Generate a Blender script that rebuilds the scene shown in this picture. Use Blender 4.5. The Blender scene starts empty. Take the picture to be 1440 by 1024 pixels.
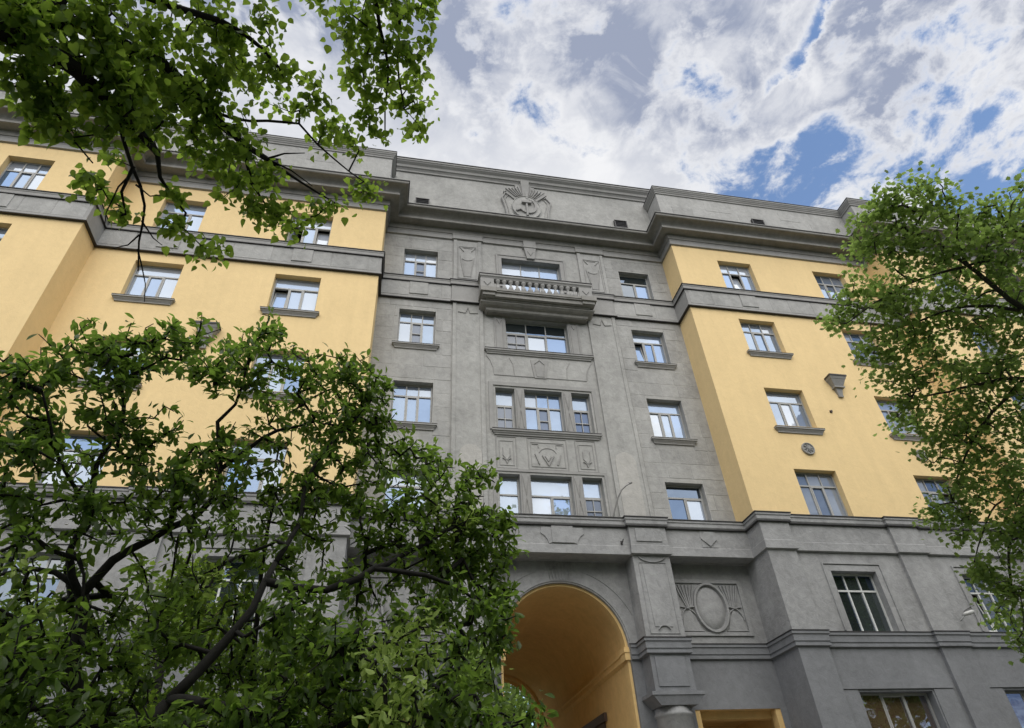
import bpy, math, random
import numpy as np
from mathutils import Vector, Matrix, Euler
R = math.radians
PI = math.pi
scene = bpy.context.scene
COL = scene.collection

# ------------------------------------------------------------------ camera
cam_d = bpy.data.cameras.new('camera'); cam = bpy.data.objects.new('camera', cam_d); COL.objects.link(cam)
cam_d.sensor_fit = 'HORIZONTAL'; cam_d.sensor_width = 36; cam_d.lens = 22.312
cam_d.clip_start = .05; cam_d.clip_end = 2000
CAM = Vector((-4.9801, 0, 1.6))
yaw, pitch, roll = .2221, .6728, -.0612
fw = Vector((math.sin(yaw)*math.cos(pitch), math.cos(yaw)*math.cos(pitch), math.sin(pitch)))
rt = Vector((math.cos(yaw), -math.sin(yaw), 0)); up = rt.cross(fw)
r2 = math.cos(roll)*rt + math.sin(roll)*up; u2 = -math.sin(roll)*rt + math.cos(roll)*up
cam.matrix_world = Matrix(((r2.x, u2.x, -fw.x, CAM.x), (r2.y, u2.y, -fw.y, CAM.y), (r2.z, u2.z, -fw.z, CAM.z), (0, 0, 0, 1)))
scene.camera = cam

# ------------------------------------------------------------------ light, sky, exposure
SUN_EL, SUN_AZ = 50, 184          # azimuth clockwise from +Y: the light comes from behind the camera, high haze veils it
scene.view_settings.view_transform = 'Standard'; scene.view_settings.look = 'None'
scene.view_settings.exposure = 1.18; scene.view_settings.gamma = 1; scene.view_settings.use_curve_mapping = False
sd = bpy.data.lights.new('sun', 'SUN'); sd.energy = 1.5; sd.angle = R(80); sd.color = (1, .96, .9)
so = bpy.data.objects.new('sun', sd); COL.objects.link(so)
so.location = (0, -20, 40)
sdir = Vector((math.sin(R(SUN_AZ))*math.cos(R(SUN_EL)), math.cos(R(SUN_AZ))*math.cos(R(SUN_EL)), math.sin(R(SUN_EL))))
so.rotation_euler = sdir.to_track_quat('Z', 'Y').to_euler()

W = bpy.data.worlds.new('World'); scene.world = W; W.use_nodes = True
nt = W.node_tree; N = nt.nodes; L = nt.links; N.clear()
def nd(t, **k):
    n = N.new(t)
    for a, b in k.items():
        if a.startswith('i_'): n.inputs[int(a[2:])].default_value = b
        else: setattr(n, a, b)
    return n
def mth(op, a, b=None, c=None, clamp=False):
    n = N.new('ShaderNodeMath'); n.operation = op; n.use_clamp = clamp
    for i, v in enumerate((a, b, c)):
        if v is None: continue
        if isinstance(v, (int, float)): n.inputs[i].default_value = v
        else: L.new(v, n.inputs[i])
    return n.outputs[0]
def sstep(v, lo, hi):
    n = N.new('ShaderNodeMapRange'); n.interpolation_type = 'SMOOTHSTEP'
    L.new(v, n.inputs[0]); n.inputs[1].default_value = lo; n.inputs[2].default_value = hi
    return n.outputs[0]
sky = nd('ShaderNodeTexSky', sky_type='NISHITA'); sky.sun_disc = False
sky.sun_elevation = R(SUN_EL); sky.sun_rotation = R(SUN_AZ); sky.ozone_density = 2.0; sky.air_density = 1.0; sky.dust_density = .6
tc = nd('ShaderNodeTexCoord'); sep = nd('ShaderNodeSeparateXYZ'); L.new(tc.outputs['Generated'], sep.inputs[0])
zz = mth('ADD', mth('MAXIMUM', sep.outputs[2], 0.0), .10)
cx = mth('DIVIDE', sep.outputs[0], zz); cy = mth('DIVIDE', sep.outputs[1], zz)
cmb = nd('ShaderNodeCombineXYZ'); L.new(cx, cmb.inputs[0]); L.new(cy, cmb.inputs[1]); cmb.inputs[2].default_value = 3.7
def noise(scale, detail, rough, off, dist=0., vec=None):
    m = nd('ShaderNodeMapping'); m.inputs['Location'].default_value = off
    L.new(vec or cmb.outputs[0], m.inputs[0])
    n = nd('ShaderNodeTexNoise'); n.inputs['Scale'].default_value = scale; n.inputs['Detail'].default_value = detail
    n.inputs['Roughness'].default_value = rough; n.inputs['Distortion'].default_value = dist
    L.new(m.outputs[0], n.inputs[0]); return n.outputs[0]
big = noise(1.7, 3, .5, (2.3, .4, 0))
mid = noise(5.2, 10, .60, (.6, 3.1, 0), .25)
fine = noise(15, 8, .62, (5.6, 1.1, 0), .3)
# cloud deck breaking up into puffs towards the north-east, with one seam in it
u_ = mth('ADD', mth('MULTIPLY', cx, .8), mth('MULTIPLY', cy, 1.2))
dens = mth('ADD', mth('MULTIPLY', big, .35), mth('ADD', mth('MULTIPLY', mid, 1.0), mth('MULTIPLY', fine, .55)))
dens = mth('ADD', dens, mth('MULTIPLY', sstep(u_, .92, 1.12), -.185))
sx = mth('DIVIDE', mth('ADD', mth('SUBTRACT', cx, .515), mth('MULTIPLY', mth('SUBTRACT', mid, .5), .16)), .014)
seam = mth('EXPONENT', mth('MULTIPLY', mth('MULTIPLY', sx, sx), -1.0))
dens = mth('ADD', dens, mth('MULTIPLY', mth('MULTIPLY', seam, mth('SUBTRACT', 1.0, sstep(u_, .80, 1.0))), -.21))
cover = sstep(dens, .715, .875)
thick = sstep(dens, .77, .97)
lobe = sstep(noise(4.2, 6, .55, (7.7, 2.2, 1.5), .3), .34, .60)
lob2 = sstep(noise(9.5, 8, .6, (1.7, 6.2, .5), .6), .34, .64)
veil = mth('SUBTRACT', 1.0, mth('MULTIPLY', sstep(cy, .42, .60), .70))
dark = mth('MULTIPLY', mth('MULTIPLY', thick, veil), mth('ADD', mth('ADD', mth('MULTIPLY', lobe, .50), mth('MULTIPLY', lob2, .66)), .10), clamp=True)
mixc = nd('ShaderNodeMix', data_type='RGBA'); L.new(dark, mixc.inputs[0])
mixc.inputs[6].default_value = (4.1, 4.12, 4.2, 1); mixc.inputs[7].default_value = (1.50, 1.70, 2.25, 1)
mixs = nd('ShaderNodeMix', data_type='RGBA'); L.new(cover, mixs.inputs[0])
L.new(sky.outputs[0], mixs.inputs[6]); L.new(mixc.outputs[2], mixs.inputs[7])
bg = nd('ShaderNodeBackground'); bg.inputs[1].default_value = .10; L.new(mixs.outputs[2], bg.inputs[0])
wo = nd('ShaderNodeOutputWorld'); L.new(bg.outputs[0], wo.inputs[0])

# ------------------------------------------------------------------ materials
def mat(name):
    m = bpy.data.materials.new(name); m.use_nodes = True
    return m, m.node_tree.nodes, m.node_tree.links, m.node_tree.nodes['Principled BSDF']
def ramp(Nn, pts):
    r = Nn.new('ShaderNodeValToRGB'); e = r.color_ramp.elements
    while len(e) < len(pts): e.new(.5)
    for k, (p, c) in enumerate(pts):
        e[k].position = p; e[k].color = (*c, 1)
    return r
def tex(Nn, Ll, scale, detail=4, rough=.55, vec=None, dist=0, sc=None):
    n = Nn.new('ShaderNodeTexNoise'); n.inputs['Scale'].default_value = scale; n.inputs['Detail'].default_value = detail
    n.inputs['Roughness'].default_value = rough; n.inputs['Distortion'].default_value = dist
    g = Nn.new('ShaderNodeNewGeometry'); v = g.outputs['Position']
    if sc:
        mp = Nn.new('ShaderNodeMapping'); mp.inputs['Scale'].default_value = sc; Ll.new(v, mp.inputs[0]); v = mp.outputs[0]
    Ll.new(v, n.inputs['Vector']); return n.outputs[0]
def plaster(name, base, patch=.16, grain=.10, streak=.10, bump=.35, bscale=26, crack=0, vary=0):
    """rendered wall: cloudy patches, trowel relief, vertical rain streaks, fine grain"""
    m, n, l, b = mat(name)
    a = tex(n, l, .9, 5, .6, dist=.4); f = tex(n, l, 5.5, 6, .62, dist=.6); g = tex(n, l, 70, 3, .6); s = tex(n, l, 1.6, 5, .6, sc=(2.2, 2.2, .18))
    def mm(op, x, y):
        q = n.new('ShaderNodeMath'); q.operation = op
        for i, v in enumerate((x, y)):
            if isinstance(v, (int, float)): q.inputs[i].default_value = v
            else: l.new(v, q.inputs[i])
        return q.outputs[0]
    v = mm('ADD', mm('MULTIPLY', mm('SUBTRACT', a, .5), patch*2.2), mm('MULTIPLY', mm('SUBTRACT', f, .5), patch*2.3))
    v = mm('ADD', v, mm('MULTIPLY', mm('SUBTRACT', g, .5), grain*2)); v = mm('ADD', v, mm('MULTIPLY', mm('SUBTRACT', s, .5), streak*2))
    if vary:
        oi = n.new('ShaderNodeObjectInfo'); v = mm('ADD', v, mm('MULTIPLY', mm('SUBTRACT', oi.outputs['Random'], .5), vary))
    v = mm('ADD', v, 1.0)
    mx = n.new('ShaderNodeVectorMath'); mx.operation = 'SCALE'; mx.inputs[0].default_value = base; l.new(v, mx.inputs['Scale'])
    l.new(mx.outputs[0], b.inputs['Base Color'])
    b.inputs['Roughness'].default_value = .93; b.inputs['Specular IOR Level'].default_value = .15
    bp = n.new('ShaderNodeBump'); bp.inputs['Strength'].default_value = bump; bp.inputs['Distance'].default_value = .02
    h = mm('ADD', mm('MULTIPLY', tex(n, l, bscale, 5, .65), .5), mm('MULTIPLY', f, 1.1)); l.new(h, bp.inputs['Height']); l.new(bp.outputs[0], b.inputs['Normal'])
    return m
M = {}
M['grey'] = plaster('grey_render', (.37, .368, .352), .27, .14, .14, .7, vary=.0)
M['greyblock'] = plaster('grey_render_block', (.36, .358, .345), .27, .14, .14, .7, vary=.15)
M['greylight'] = plaster('pale_grey_render', (.43, .42, .395), .2, .12, .12, .6)
M['trim'] = plaster('grey_moulding', (.32, .316, .305), .14, .10, .12, .35)
M['cornice'] = plaster('grey_cornice', (.27, .263, .245), .22, .08, .26, .35)
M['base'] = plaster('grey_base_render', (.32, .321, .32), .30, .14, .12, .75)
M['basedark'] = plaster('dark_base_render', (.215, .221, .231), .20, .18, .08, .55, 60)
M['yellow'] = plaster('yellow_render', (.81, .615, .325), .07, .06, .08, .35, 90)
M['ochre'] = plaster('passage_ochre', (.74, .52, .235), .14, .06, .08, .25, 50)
def simple(name, col, rough=.6, metal=0, var=.12, sc=14):
    m, n, l, b = mat(name)
    t = tex(n, l, sc, 4, .6); r = ramp(n, [(.25, tuple(c*(1-var) for c in col)), (.75, tuple(min(1, c*(1+var)) for c in col))]); l.new(t, r.inputs[0]); l.new(r.outputs[0], b.inputs['Base Color'])
    b.inputs['Roughness'].default_value = rough; b.inputs['Metallic'].default_value = metal
    return m
M['flash'] = simple('dark_flashing_and_shadow_line', (.030, .028, .028), .55, .0)  # metal flashing; also colours the strips drawn as shadow under the lips
M['frame'] = simple('window_frame_paint', (.37, .37, .355), .5)
M['white'] = simple('white_frame_paint', (.62, .63, .61), .45)
M['brown'] = simple('dark_brown_wood', (.07, .045, .035), .5)
M['dark'] = simple('dark_interior', (.018, .018, .02), .9)  # near-black in itself: unlit rooms behind open sashes, vent louvres
M['lamp'] = simple('pale_lamp_plastic', (.5, .5, .48), .4)
M['asphalt'] = simple('asphalt', (.05, .05, .05), .9, sc=40)
M['paving'] = simple('paving', (.30, .285, .27), .9, sc=8)
M['soil'] = simple('lawn_soil', (.035, .05, .02), .95, sc=5)
M['roof'] = simple('roof_sheet', (.14, .14, .15), .5)
M['bark'] = simple('bark', (.014, .013, .011), .95, var=.5, sc=30)
M['barkl'] = simple('maple_bark', (.05, .044, .036), .95, var=.4, sc=30)
def glass(name, back, fac, rough=.015):
    m, n, l, b = mat(name)
    n.remove(b); out = n['Material Output']
    d = n.new('ShaderNodeBsdfDiffuse'); oi = n.new('ShaderNodeObjectInfo')
    r = ramp(n, [(0, back[0]), (1, back[1])]); l.new(oi.outputs['Random'], r.inputs[0]); l.new(r.outputs[0], d.inputs[0])
    g = n.new('ShaderNodeBsdfGlossy'); g.inputs['Roughness'].default_value = rough; r2g = ramp(n, [(0, (.40, .60, 1)), (.5, (.66, .80, 1)), (1, (.88, .94, 1))]); l.new(oi.outputs['Random'], r2g.inputs[0]); l.new(r2g.outputs[0], g.inputs[0])
    bp = n.new('ShaderNodeBump'); bp.inputs['Strength'].default_value = .12; bp.inputs['Distance'].default_value = .02
    l.new(tex(n, l, 1.7, 2, .5), bp.inputs['Height']); l.new(bp.outputs[0], g.inputs['Normal'])
    fr = n.new('ShaderNodeFresnel'); fr.inputs[0].default_value = 1.5
    ad = n.new('ShaderNodeMath'); ad.operation = 'ADD'; ad.use_clamp = True; ad.inputs[1].default_value = fac; l.new(fr.outputs[0], ad.inputs[0])
    mx = n.new('ShaderNodeMixShader'); l.new(ad.outputs[0], mx.inputs[0]); l.new(d.outputs[0], mx.inputs[1]); l.new(g.outputs[0], mx.inputs[2])
    l.new(mx.outputs[0], out.inputs[0]); return m
M['glass'] = glass('window_glass', ((.06, .09, .14), (.28, .32, .39)), .15)
M['glassc'] = glass('curtained_glass', ((.26, .30, .36), (.42, .46, .53)), .14)
M['glassd'] = glass('dark_glass', ((.018, .022, .022), (.045, .055, .055)), .10)
M['glassm'] = glass('meshed_glass', ((.10, .10, .11), (.16, .16, .18)), .05, .25)
M['glassy'] = glass('brown_backed_glass', ((.075, .05, .028), (.13, .09, .05)), .26)  # ground-floor panes: brown backing, as of curtains behind them
def leafmat(name, dark, light, trans, rough=.45, spec=.35, tw=.5):
    m, n, l, b = mat(name)
    at = n.new('ShaderNodeAttribute'); at.attribute_name = 'tint'
    r = ramp(n, [(0, dark), (.75, tuple((a+c)/2 for a, c in zip(dark, light))), (1, light)]); l.new(at.outputs['Fac'], r.inputs[0]); l.new(r.outputs[0], b.inputs['Base Color'])
    b.inputs['Roughness'].default_value = rough; b.inputs['Specular IOR Level'].default_value = spec
    t = n.new('ShaderNodeBsdfTranslucent'); r2_ = ramp(n, [(0, tuple(c*.7 for c in trans)), (1, tuple(min(1, c*1.3) for c in trans))]); l.new(at.outputs['Fac'], r2_.inputs[0]); l.new(r2_.outputs[0], t.inputs[0])
    mx = n.new('ShaderNodeMixShader'); mx.inputs[0].default_value = tw
    l.new(b.outputs[0], mx.inputs[1]); l.new(t.outputs[0], mx.inputs[2]); l.new(mx.outputs[0], n['Material Output'].inputs[0])
    return m
M['leaf_mag'] = leafmat('glossy_leaf', (.056, .100, .022), (.13, .195, .045), (.27, .44, .06), .38, .5, .5)
M['leaf_young'] = leafmat('young_leaf', (.30, .42, .09), (.50, .60, .18), (.42, .58, .12), .45, .35, .35)
M['leaf_lin'] = leafmat('linden_leaf', (.060, .11, .020), (.13, .20, .040), (.38, .56, .07), .5, .25, .55)
M['leaf_map'] = leafmat('maple_leaf', (.11, .17, .045), (.19, .265, .08), (.36, .52, .12), .5, .3, .55)
M['leaf_bg'] = leafmat('bright_shrub_leaf', (.07, .12, .02), (.15, .22, .04), (.28, .42, .05), .5, .2, .5)

# ------------------------------------------------------------------ mesh helpers
class MB:
    def __init__(s): s.v = []; s.f = []
    def poly(s, pts):
        n = len(s.v); s.v += [tuple(p) for p in pts]; s.f.append(tuple(range(n, n+len(pts)))); return s
    def box(s, x0, x1, y0, y1, z0, z1):
        n = len(s.v)
        s.v += [(x0, y0, z0), (x1, y0, z0), (x1, y1, z0), (x0, y1, z0), (x0, y0, z1), (x1, y0, z1), (x1, y1, z1), (x0, y1, z1)]
        for q in ((0, 3, 2, 1), (4, 5, 6, 7), (0, 1, 5, 4), (1, 2, 6, 5), (2, 3, 7, 6), (3, 0, 4, 7)): s.f.append(tuple(n+i for i in q))
        return s
    def prism(s, pts, y0, y1):
        """outline in x,z (counter-clockwise seen from the front) from y0 (front) to y1"""
        n = len(s.v); k = len(pts)
        s.v += [(p[0], y0, p[1]) for p in pts]+[(p[0], y1, p[1]) for p in pts]
        s.f.append(tuple(range(n, n+k))); s.f.append(tuple(range(n+2*k-1, n+k-1, -1)))
        for i in range(k): j = (i+1) % k; s.f.append((n+i, n+k+i, n+k+j, n+j))
        return s
    def ridge(s, pts, y, w=.035, h=.03, closed=False, taper=False):
        """raised moulding of triangular-round section along x,z points on the wall plane y"""
        P = [Vector((p[0], p[1])) for p in pts]; k = len(P)
        if closed: P.append(P[0]); k += 1
        n = len(s.v)
        for i in range(k):
            if closed and i in (0, k-1): d = (P[1]-P[0]).normalized()+(P[0]-P[-2]).normalized()
            else: d = (P[min(i+1, k-1)]-P[max(i-1, 0)])
            d = d.normalized() if d.length > 1e-9 else Vector((1, 0))
            q = Vector((-d.y, d.x))
            a = 1.0
            if 0 < i < k-1:
                d1 = (P[i]-P[i-1]).normalized(); a = 1/max(.45, abs(d1.dot(d)))
            ww = w*a*((1-.75*i/(k-1)) if taper else 1)
            for u, hh in ((-.5, -.01), (-.28, h), (.28, h), (.5, -.01)):
                c = P[i]+q*ww*u; s.v.append((c.x, y-hh, c.y))
        for i in range(k-1):
            for j in range(3): a = n+i*4+j; s.f.append((a, a+4, a+5, a+1))
        if not closed:
            s.f.append((n, n+1, n+2, n+3)); e = n+(k-1)*4; s.f.append((e+3, e+2, e+1, e))
        return s
    def sweep(s, path, prof, capped=True):
        """prof: (p,z) offsets outward from the plan path, from top-back round to bottom-back"""
        k = len(path); m = len(prof); nn = []
        for i in range(k):
            ns = []
            for a, b in ((i-1, i), (i, i+1)):
                if a < 0 or b >= k: continue
                dx = path[b][0]-path[a][0]; dy = path[b][1]-path[a][1]; l_ = math.hypot(dx, dy)
                ns.append((dy/l_, -dx/l_))
            if len(ns) == 2 and abs(ns[0][0]*ns[1][0]+ns[0][1]*ns[1][1]) > .99: ns = ns[:1]
            nn.append((sum(q[0] for q in ns), sum(q[1] for q in ns)))
        n = len(s.v)
        for i in range(k):
            for p, z in prof: s.v.append((path[i][0]+nn[i][0]*p, path[i][1]+nn[i][1]*p, z))
        for i in range(k-1):
            for j in range(m-1):
                a = n+i*m+j; s.f.append((a, a+m, a+m+1, a+1))
        if capped:
            s.f.append(tuple(n+j for j in range(m))); s.f.append(tuple(n+(k-1)*m+j for j in range(m-1, -1, -1)))
        return s
    def lathe(s, cx_, cy_, prof, seg=20, a0=0, a1=2*PI, sy=1.):
        n = len(s.v); m = len(prof); full = abs(a1-a0-2*PI) < 1e-6; c = seg if full else seg+1
        for i in range(c):
            a = a0+(a1-a0)*i/seg
            for r_, z in prof: s.v.append((cx_+r_*math.cos(a), cy_+r_*math.sin(a)*sy, z))
        for i in range(seg):
            i2 = (i+1) % c
            for j in range(m-1): s.f.append((n+i*m+j, n+i2*m+j, n+i2*m+j+1, n+i*m+j+1))
        return s
    def tube(s, pts, rads, seg=6):
        n = len(s.v); k = len(pts); P = [Vector(p) for p in pts]
        for i in range(k):
            d = (P[min(i+1, k-1)]-P[max(i-1, 0)]).normalized()
            a = d.orthogonal().normalized(); 
            if i: 
                a = (pa-d*pa.dot(d)).normalized()
            pa = a; b = d.cross(a)
            for j in range(seg):
                t = 2*PI*j/seg; q = P[i]+(a*math.cos(t)+b*math.sin(t))*rads[i]; s.v.append(tuple(q))
        for i in range(k-1):
            for j in range(seg):
                j2 = (j+1) % seg; s.f.append((n+i*seg+j, n+i*seg+j2, n+(i+1)*seg+j2, n+(i+1)*seg+j))
        s.f.append(tuple(n+(k-1)*seg+j for j in range(seg))); s.f.append(tuple(n+j for j in range(seg-1, -1, -1)))
        return s
    def mesh(s, name, m=None, smooth=False, org=(0, 0, 0), bevel=None):
        me = bpy.data.meshes.new(name)
        me.from_pydata([(v[0]-org[0], v[1]-org[1], v[2]-org[2]) for v in s.v], [], s.f)
        if m: me.materials.append(m)
        if smooth:
            me.polygons.foreach_set('use_smooth', [True]*len(me.polygons))
        me.update(); return me
def worg(p):
    v = Vector((0, 0, 0))
    while p is not None: v = v+p.location; p = p.parent
    return v
def obj(name, mb, m, parent=None, smooth=False, loc=None, label=None, cat=None, kind=None, group=None):
    """links a mesh as one object; mb is in world coordinates unless loc is given"""
    if isinstance(mb, MB):
        mb = mb.mesh(name, m, smooth, org=worg(parent) if loc is None else (0, 0, 0))
    o = bpy.data.objects.new(name, mb); COL.objects.link(o)
    if loc is not None: o.location = Vector(loc)-worg(parent)
    if parent is not None: o.parent = parent
    for k_, v_ in (('label', label), ('category', cat), ('kind', kind), ('group', group)):
        if v_: o[k_] = v_
    if smooth == 'auto' : pass
    return o
def thing(name, label, cat, loc=(0, 0, 0), group=None):
    o = bpy.data.objects.new(name, None); COL.objects.link(o); o.location = loc; o['label'] = label; o['category'] = cat
    o.empty_display_size = .3
    if group: o['group'] = group
    return o
def arc(cx_, cz_, rx, rz, a0, a1, n=16):
    return [(cx_+rx*math.cos(R(a0+(a1-a0)*i/n)), cz_+rz*math.sin(R(a0+(a1-a0)*i/n))) for i in range(n+1)]

# ------------------------------------------------------------------ main dimensions (metres)
C, Mi, O = 17.4, 16.337, 15.281          # wall planes: centre bay, middle wings, outer wings
MX, OX, FX = 6.0055, 15.355, 34.0        # half widths
rnd = random.Random(7)
B = thing('apartment_building', 'grey and yellow Stalinist apartment block with arched carriageway and balcony in its grey centre bay', 'building', (0, C, 0))

# ---- windows
PANE = {}
def pane_mesh(w, h, key):
    k = (round(w, 2), round(h, 2), key)
    if k not in PANE: PANE[k] = MB().box(-w/2, w/2, -.006, .006, 0, h).mesh('pane', M[key])
    return PANE[k]
def window(x0, x1, z0, z1, y, kind='A', fm='frame', gl='glass', opens={}, gmap={}, parent=None, sill=True, label=None, depth=.24, split=.30):
    """frame at depth behind the wall plane; cells are panes; kind: A three over three, B one over three, C one over two ..."""
    parent = parent or B
    w = x1-x0; h = z1-z0; yy = y+depth; f = .055; t = .05; cxm = (x0+x1)/2
    org = (cxm, yy, z0)
    fr = MB(); cells = []
    fr.box(-w/2+.004, -w/2+f, -.03, .045, .004, h-.004); fr.box(w/2-f, w/2-.004, -.03, .045, .004, h-.004)
    fr.box(-w/2+f, w/2-f, -.03, .045, .004, f+.02); fr.box(-w/2+f, w/2-f, -.03, .045, h-f, h-.004)
    zt = h*(1-split); iw = w-2*f
    def bars(n, za, zb, wd=t):
        ed = [-w/2+f+iw*i/n for i in range(n+1)]
        for i in range(1, n): fr.box(ed[i]-wd/2, ed[i]+wd/2, -.028, .043, za, zb)
        return [(ed[i]+(wd/2 if i else 0), ed[i+1]-(wd/2 if i < n-1 else 0)) for i in range(n)]
    top, bot = {'A': (3, 3), 'B': (1, 3), 'C': (1, 2), 'D': (1, 1), 'E': (3, 0), 'G': (0, 3), 'K': (1, 1)}[kind]
    if top and bot: fr.box(-w/2+f, w/2-f, -.034, .048, zt-t/2, zt+t/2)
    zl, zh = (f+.02, (zt-t/2) if top else h-f)
    if bot:
        for i, (a, b) in enumerate(bars(bot, zl, zh)): cells.append(('b%d' % i, a, b, zl, zh))
    if top:
        za = zt+t/2 if bot else f+.02
        for i, (a, b) in enumerate(bars(top, za, h-f, .04 if bot else .05)): cells.append(('t%d' % i, a, b, za, h-f))
    wo_ = obj('window', fr, M[fm], parent, loc=org, label=label)
    for key, a, b, za, zb in cells:
        g = gmap.get(key, gl)
        if key in opens:
            mode = opens[key]; sw = b-a; sh = zb-za
            sb = MB(); q = .045
            sb.box(-sw/2, -sw/2+q, -.02, .02, 0, sh).box(sw/2-q, sw/2, -.02, .02, 0, sh).box(-sw/2+q, sw/2-q, -.02, .02, 0, q).box(-sw/2+q, sw/2-q, -.02, .02, sh-q, sh)
            sb.box(-sw/2+q, sw/2-q, -.005, .005, q, sh-q)
            me = sb.mesh('sash', M[fm]); me.materials.append(M[g]); 
            for i in range(len(me.polygons)-6, len(me.polygons)): me.polygons[i].material_index = 1
            s_ = bpy.data.objects.new('sash', me); COL.objects.link(s_); s_.parent = wo_
            if mode == 'tilt': s_.location = ((a+b)/2, .0, za); s_.rotation_euler = (R(-9), 0, 0)
            elif mode == 'side': s_.location = (a+.02, .02, za); s_.rotation_euler = (0, 0, R(62)); s_.location.x = a+sw/2*math.cos(R(62)); s_.location.y = sw/2*math.sin(R(62))
            else: s_.location = ((a+b)/2, .10, za)
            s_['label'] = {'tilt': 'sash tilted inward at the top', 'side': 'sash swung open', 'slide': 'sash set back'}.get(mode, 'open sash')
            dk = MB().box(a, b, .5, .52, za-.02, zb+.02); obj('dark_room_panel', dk, M['dark'], wo_, loc=org)  # near-black panel; the unlit room's darkness is in its colour
            continue
        if kind != 'E' and key == 'b%d' % (bot//2) and bot >= 2 and fm != 'white' or key in gmap and gmap[key] == 'glassm':
            q = .035; fr2 = MB(); fr2.box(a, a+q, -.042, .0, za, zb).box(b-q, b, -.042, .0, za, zb).box(a+q, b-q, -.042, .0, za, za+q).box(a+q, b-q, -.042, .0, zb-q, zb)
            if g == 'glassm':
                zm = (za+zb)/2; fr2.box(a+q, b-q, -.04, -.01, zm-.015, zm+.015)
                if b-a > .45: fr2.box((a+b)/2-.012, (a+b)/2+.012, -.038, -.012, za+q, zm-.015).box((a+b)/2-.012, (a+b)/2+.012, -.038, -.012, zm+.015, zb-q)
            obj('sash', fr2, M['brown'] if (g == 'glassm' and rnd.random() < .2) else M[fm], wo_, loc=org); a += q; b -= q; za += q; zb -= q
        p = bpy.data.objects.new('pane', pane_mesh(b-a+.01, zb-za+.01, g)); COL.objects.link(p); p.parent = wo_
        p.location = ((a+b)/2, .012, za-.005); p.rotation_euler = (R(rnd.uniform(-.7, .7)), 0, R(rnd.uniform(-.7, .7)))
    # dark lining behind so that gaps read as a room
    if sill: sill_at(x0, x1, z0, y, wo_)
    return wo_
SILLP = [(-.25, .02), (.13, -.02), (.135, -.035), (.135, -.075), (.10, -.085), (.10, -.10), (.085, -.125), (.06, -.15), (.06, -.165), (.045, -.175), (.045, -.215), (-.02, -.22)]
def sill_at(x0, x1, z0, y, wo_, over=.16):
    z = z0-.10
    s = MB(); xa, xb = x0-over, x1+over
    # back -> front path so that the ends are moulded too
    s.sweep([(xa+.13, y+.01), (xa+.13, y-.001), (xb-.13, y-.001), (xb-.13, y+.01)], [(p if p > 0 else 0, z+q) for p, q in SILLP[1:]])
    s.poly([(xa, y-.135, z-.02), (xb, y-.135, z-.02), (xb, y+.3, z+.02), (xa, y+.3, z+.02)])
    obj('window_sill', s, M['trim'], wo_)
    fl = MB().box(xa-.01, xb+.01, y-.145, y-.0, z-.022, z-.012); obj('sill_flashing', fl, M['flash'], wo_)

def wall(mb, y, x0, x1, z0, z1, holes, depth=.30, rev=True):
    xs = sorted({x0, x1, *[v for h in holes for v in h[:2] if x0 < v < x1]}); zs = sorted({z0, z1, *[v for h in holes for v in h[2:] if z0 < v < z1]})
    for a, b in zip(xs, xs[1:]):
        for c, d in zip(zs, zs[1:]):
            mx_, mz = (a+b)/2, (c+d)/2
            if any(h[0] < mx_ < h[1] and h[2] < mz < h[3] for h in holes): continue
            mb.poly([(a, y, c), (b, y, c), (b, y, d), (a, y, d)])
    if rev:
        for a, b, c, d in holes:
            yd = y+depth
            mb.poly([(a, y, c), (a, y, d), (a, yd, d), (a, yd, c)]); mb.poly([(b, y, d), (b, y, c), (b, yd, c), (b, yd, d)])
            mb.poly([(a, y, d), (b, y, d), (b, yd, d), (a, yd, d)]); mb.poly([(b, y, c), (a, y, c), (a, yd, c), (b, yd, c)])
    return mb
def side(mb, x, y0, y1, z0, z1): mb.poly([(x, y0, z0), (x, y1, z0), (x, y1, z1), (x, y0, z1)])

# window positions
CI, CO, AI, AO, BI, BO = 3.838, 5.179, 7.945, 9.481, 12.436, 13.942
OWN = [(17.25, 18.70), (21.9, 23.4), (27.0, 28.5)]
CZ = {8: (19.74, 21.37), 7: (16.45, 18.04), 6: (13.10, 14.71), 5: (9.78, 11.33)}
WZ = {8: (19.74, 21.53), 7: (16.55, 18.15), 6: (13.17, 14.78), 5: (9.77, 11.46)}
BZ = (6.33, 8.05); GZ = (1.6, 4.82)
holes = {'C': [], 'Ml': [], 'Mr': [], 'O': []}
def W_(side_, fl, a, b, wall_k, **k):
    z0, z1 = (CZ if wall_k == 'C' else WZ)[fl] if fl in CZ else (BZ if fl == 4 else GZ)
    x0, x1 = (a, b) if side_ > 0 else (-b, -a)
    y = {'C': C, 'M': Mi, 'O': O}[wall_k]
    return window(x0, x1, z0, z1, y, sill=(fl in (7, 6)), **k)
# centre bay, left and right columns
W_(-1, 8, CI, CO, 'C', kind='A', gmap={'b1': 'glassm'}, gl='glassc')
W_(-1, 7, CI, CO, 'C', kind='A', gmap={'b1': 'glassm', 'b0': 'glass', 'b2': 'glass'}, gl='glass', label='window with half drawn blinds')
W_(-1, 6, CI, CO, 'C', kind='A', gl='glass')
W_(-1, 5, CI, CO, 'C', kind='C', gl='glass')
W_(1, 8, CI, CO, 'C', kind='C', gmap={'b0': 'glassd', 't0': 'glassd', 'b1': 'glassc'})
W_(1, 7, CI, CO, 'C', kind='B', opens={'b0': 'tilt'}, gl='glass', gmap={'b2': 'glassc'}, label='window with its left sash tilted')
W_(1, 6, CI, CO, 'C', kind='B', gl='glassc')
W_(1, 5, CI, CO, 'C', kind='C', gl='glassd', gmap={'b1': 'glassc'})  # dark panes: a tree's reflection put into the glass colour
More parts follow.
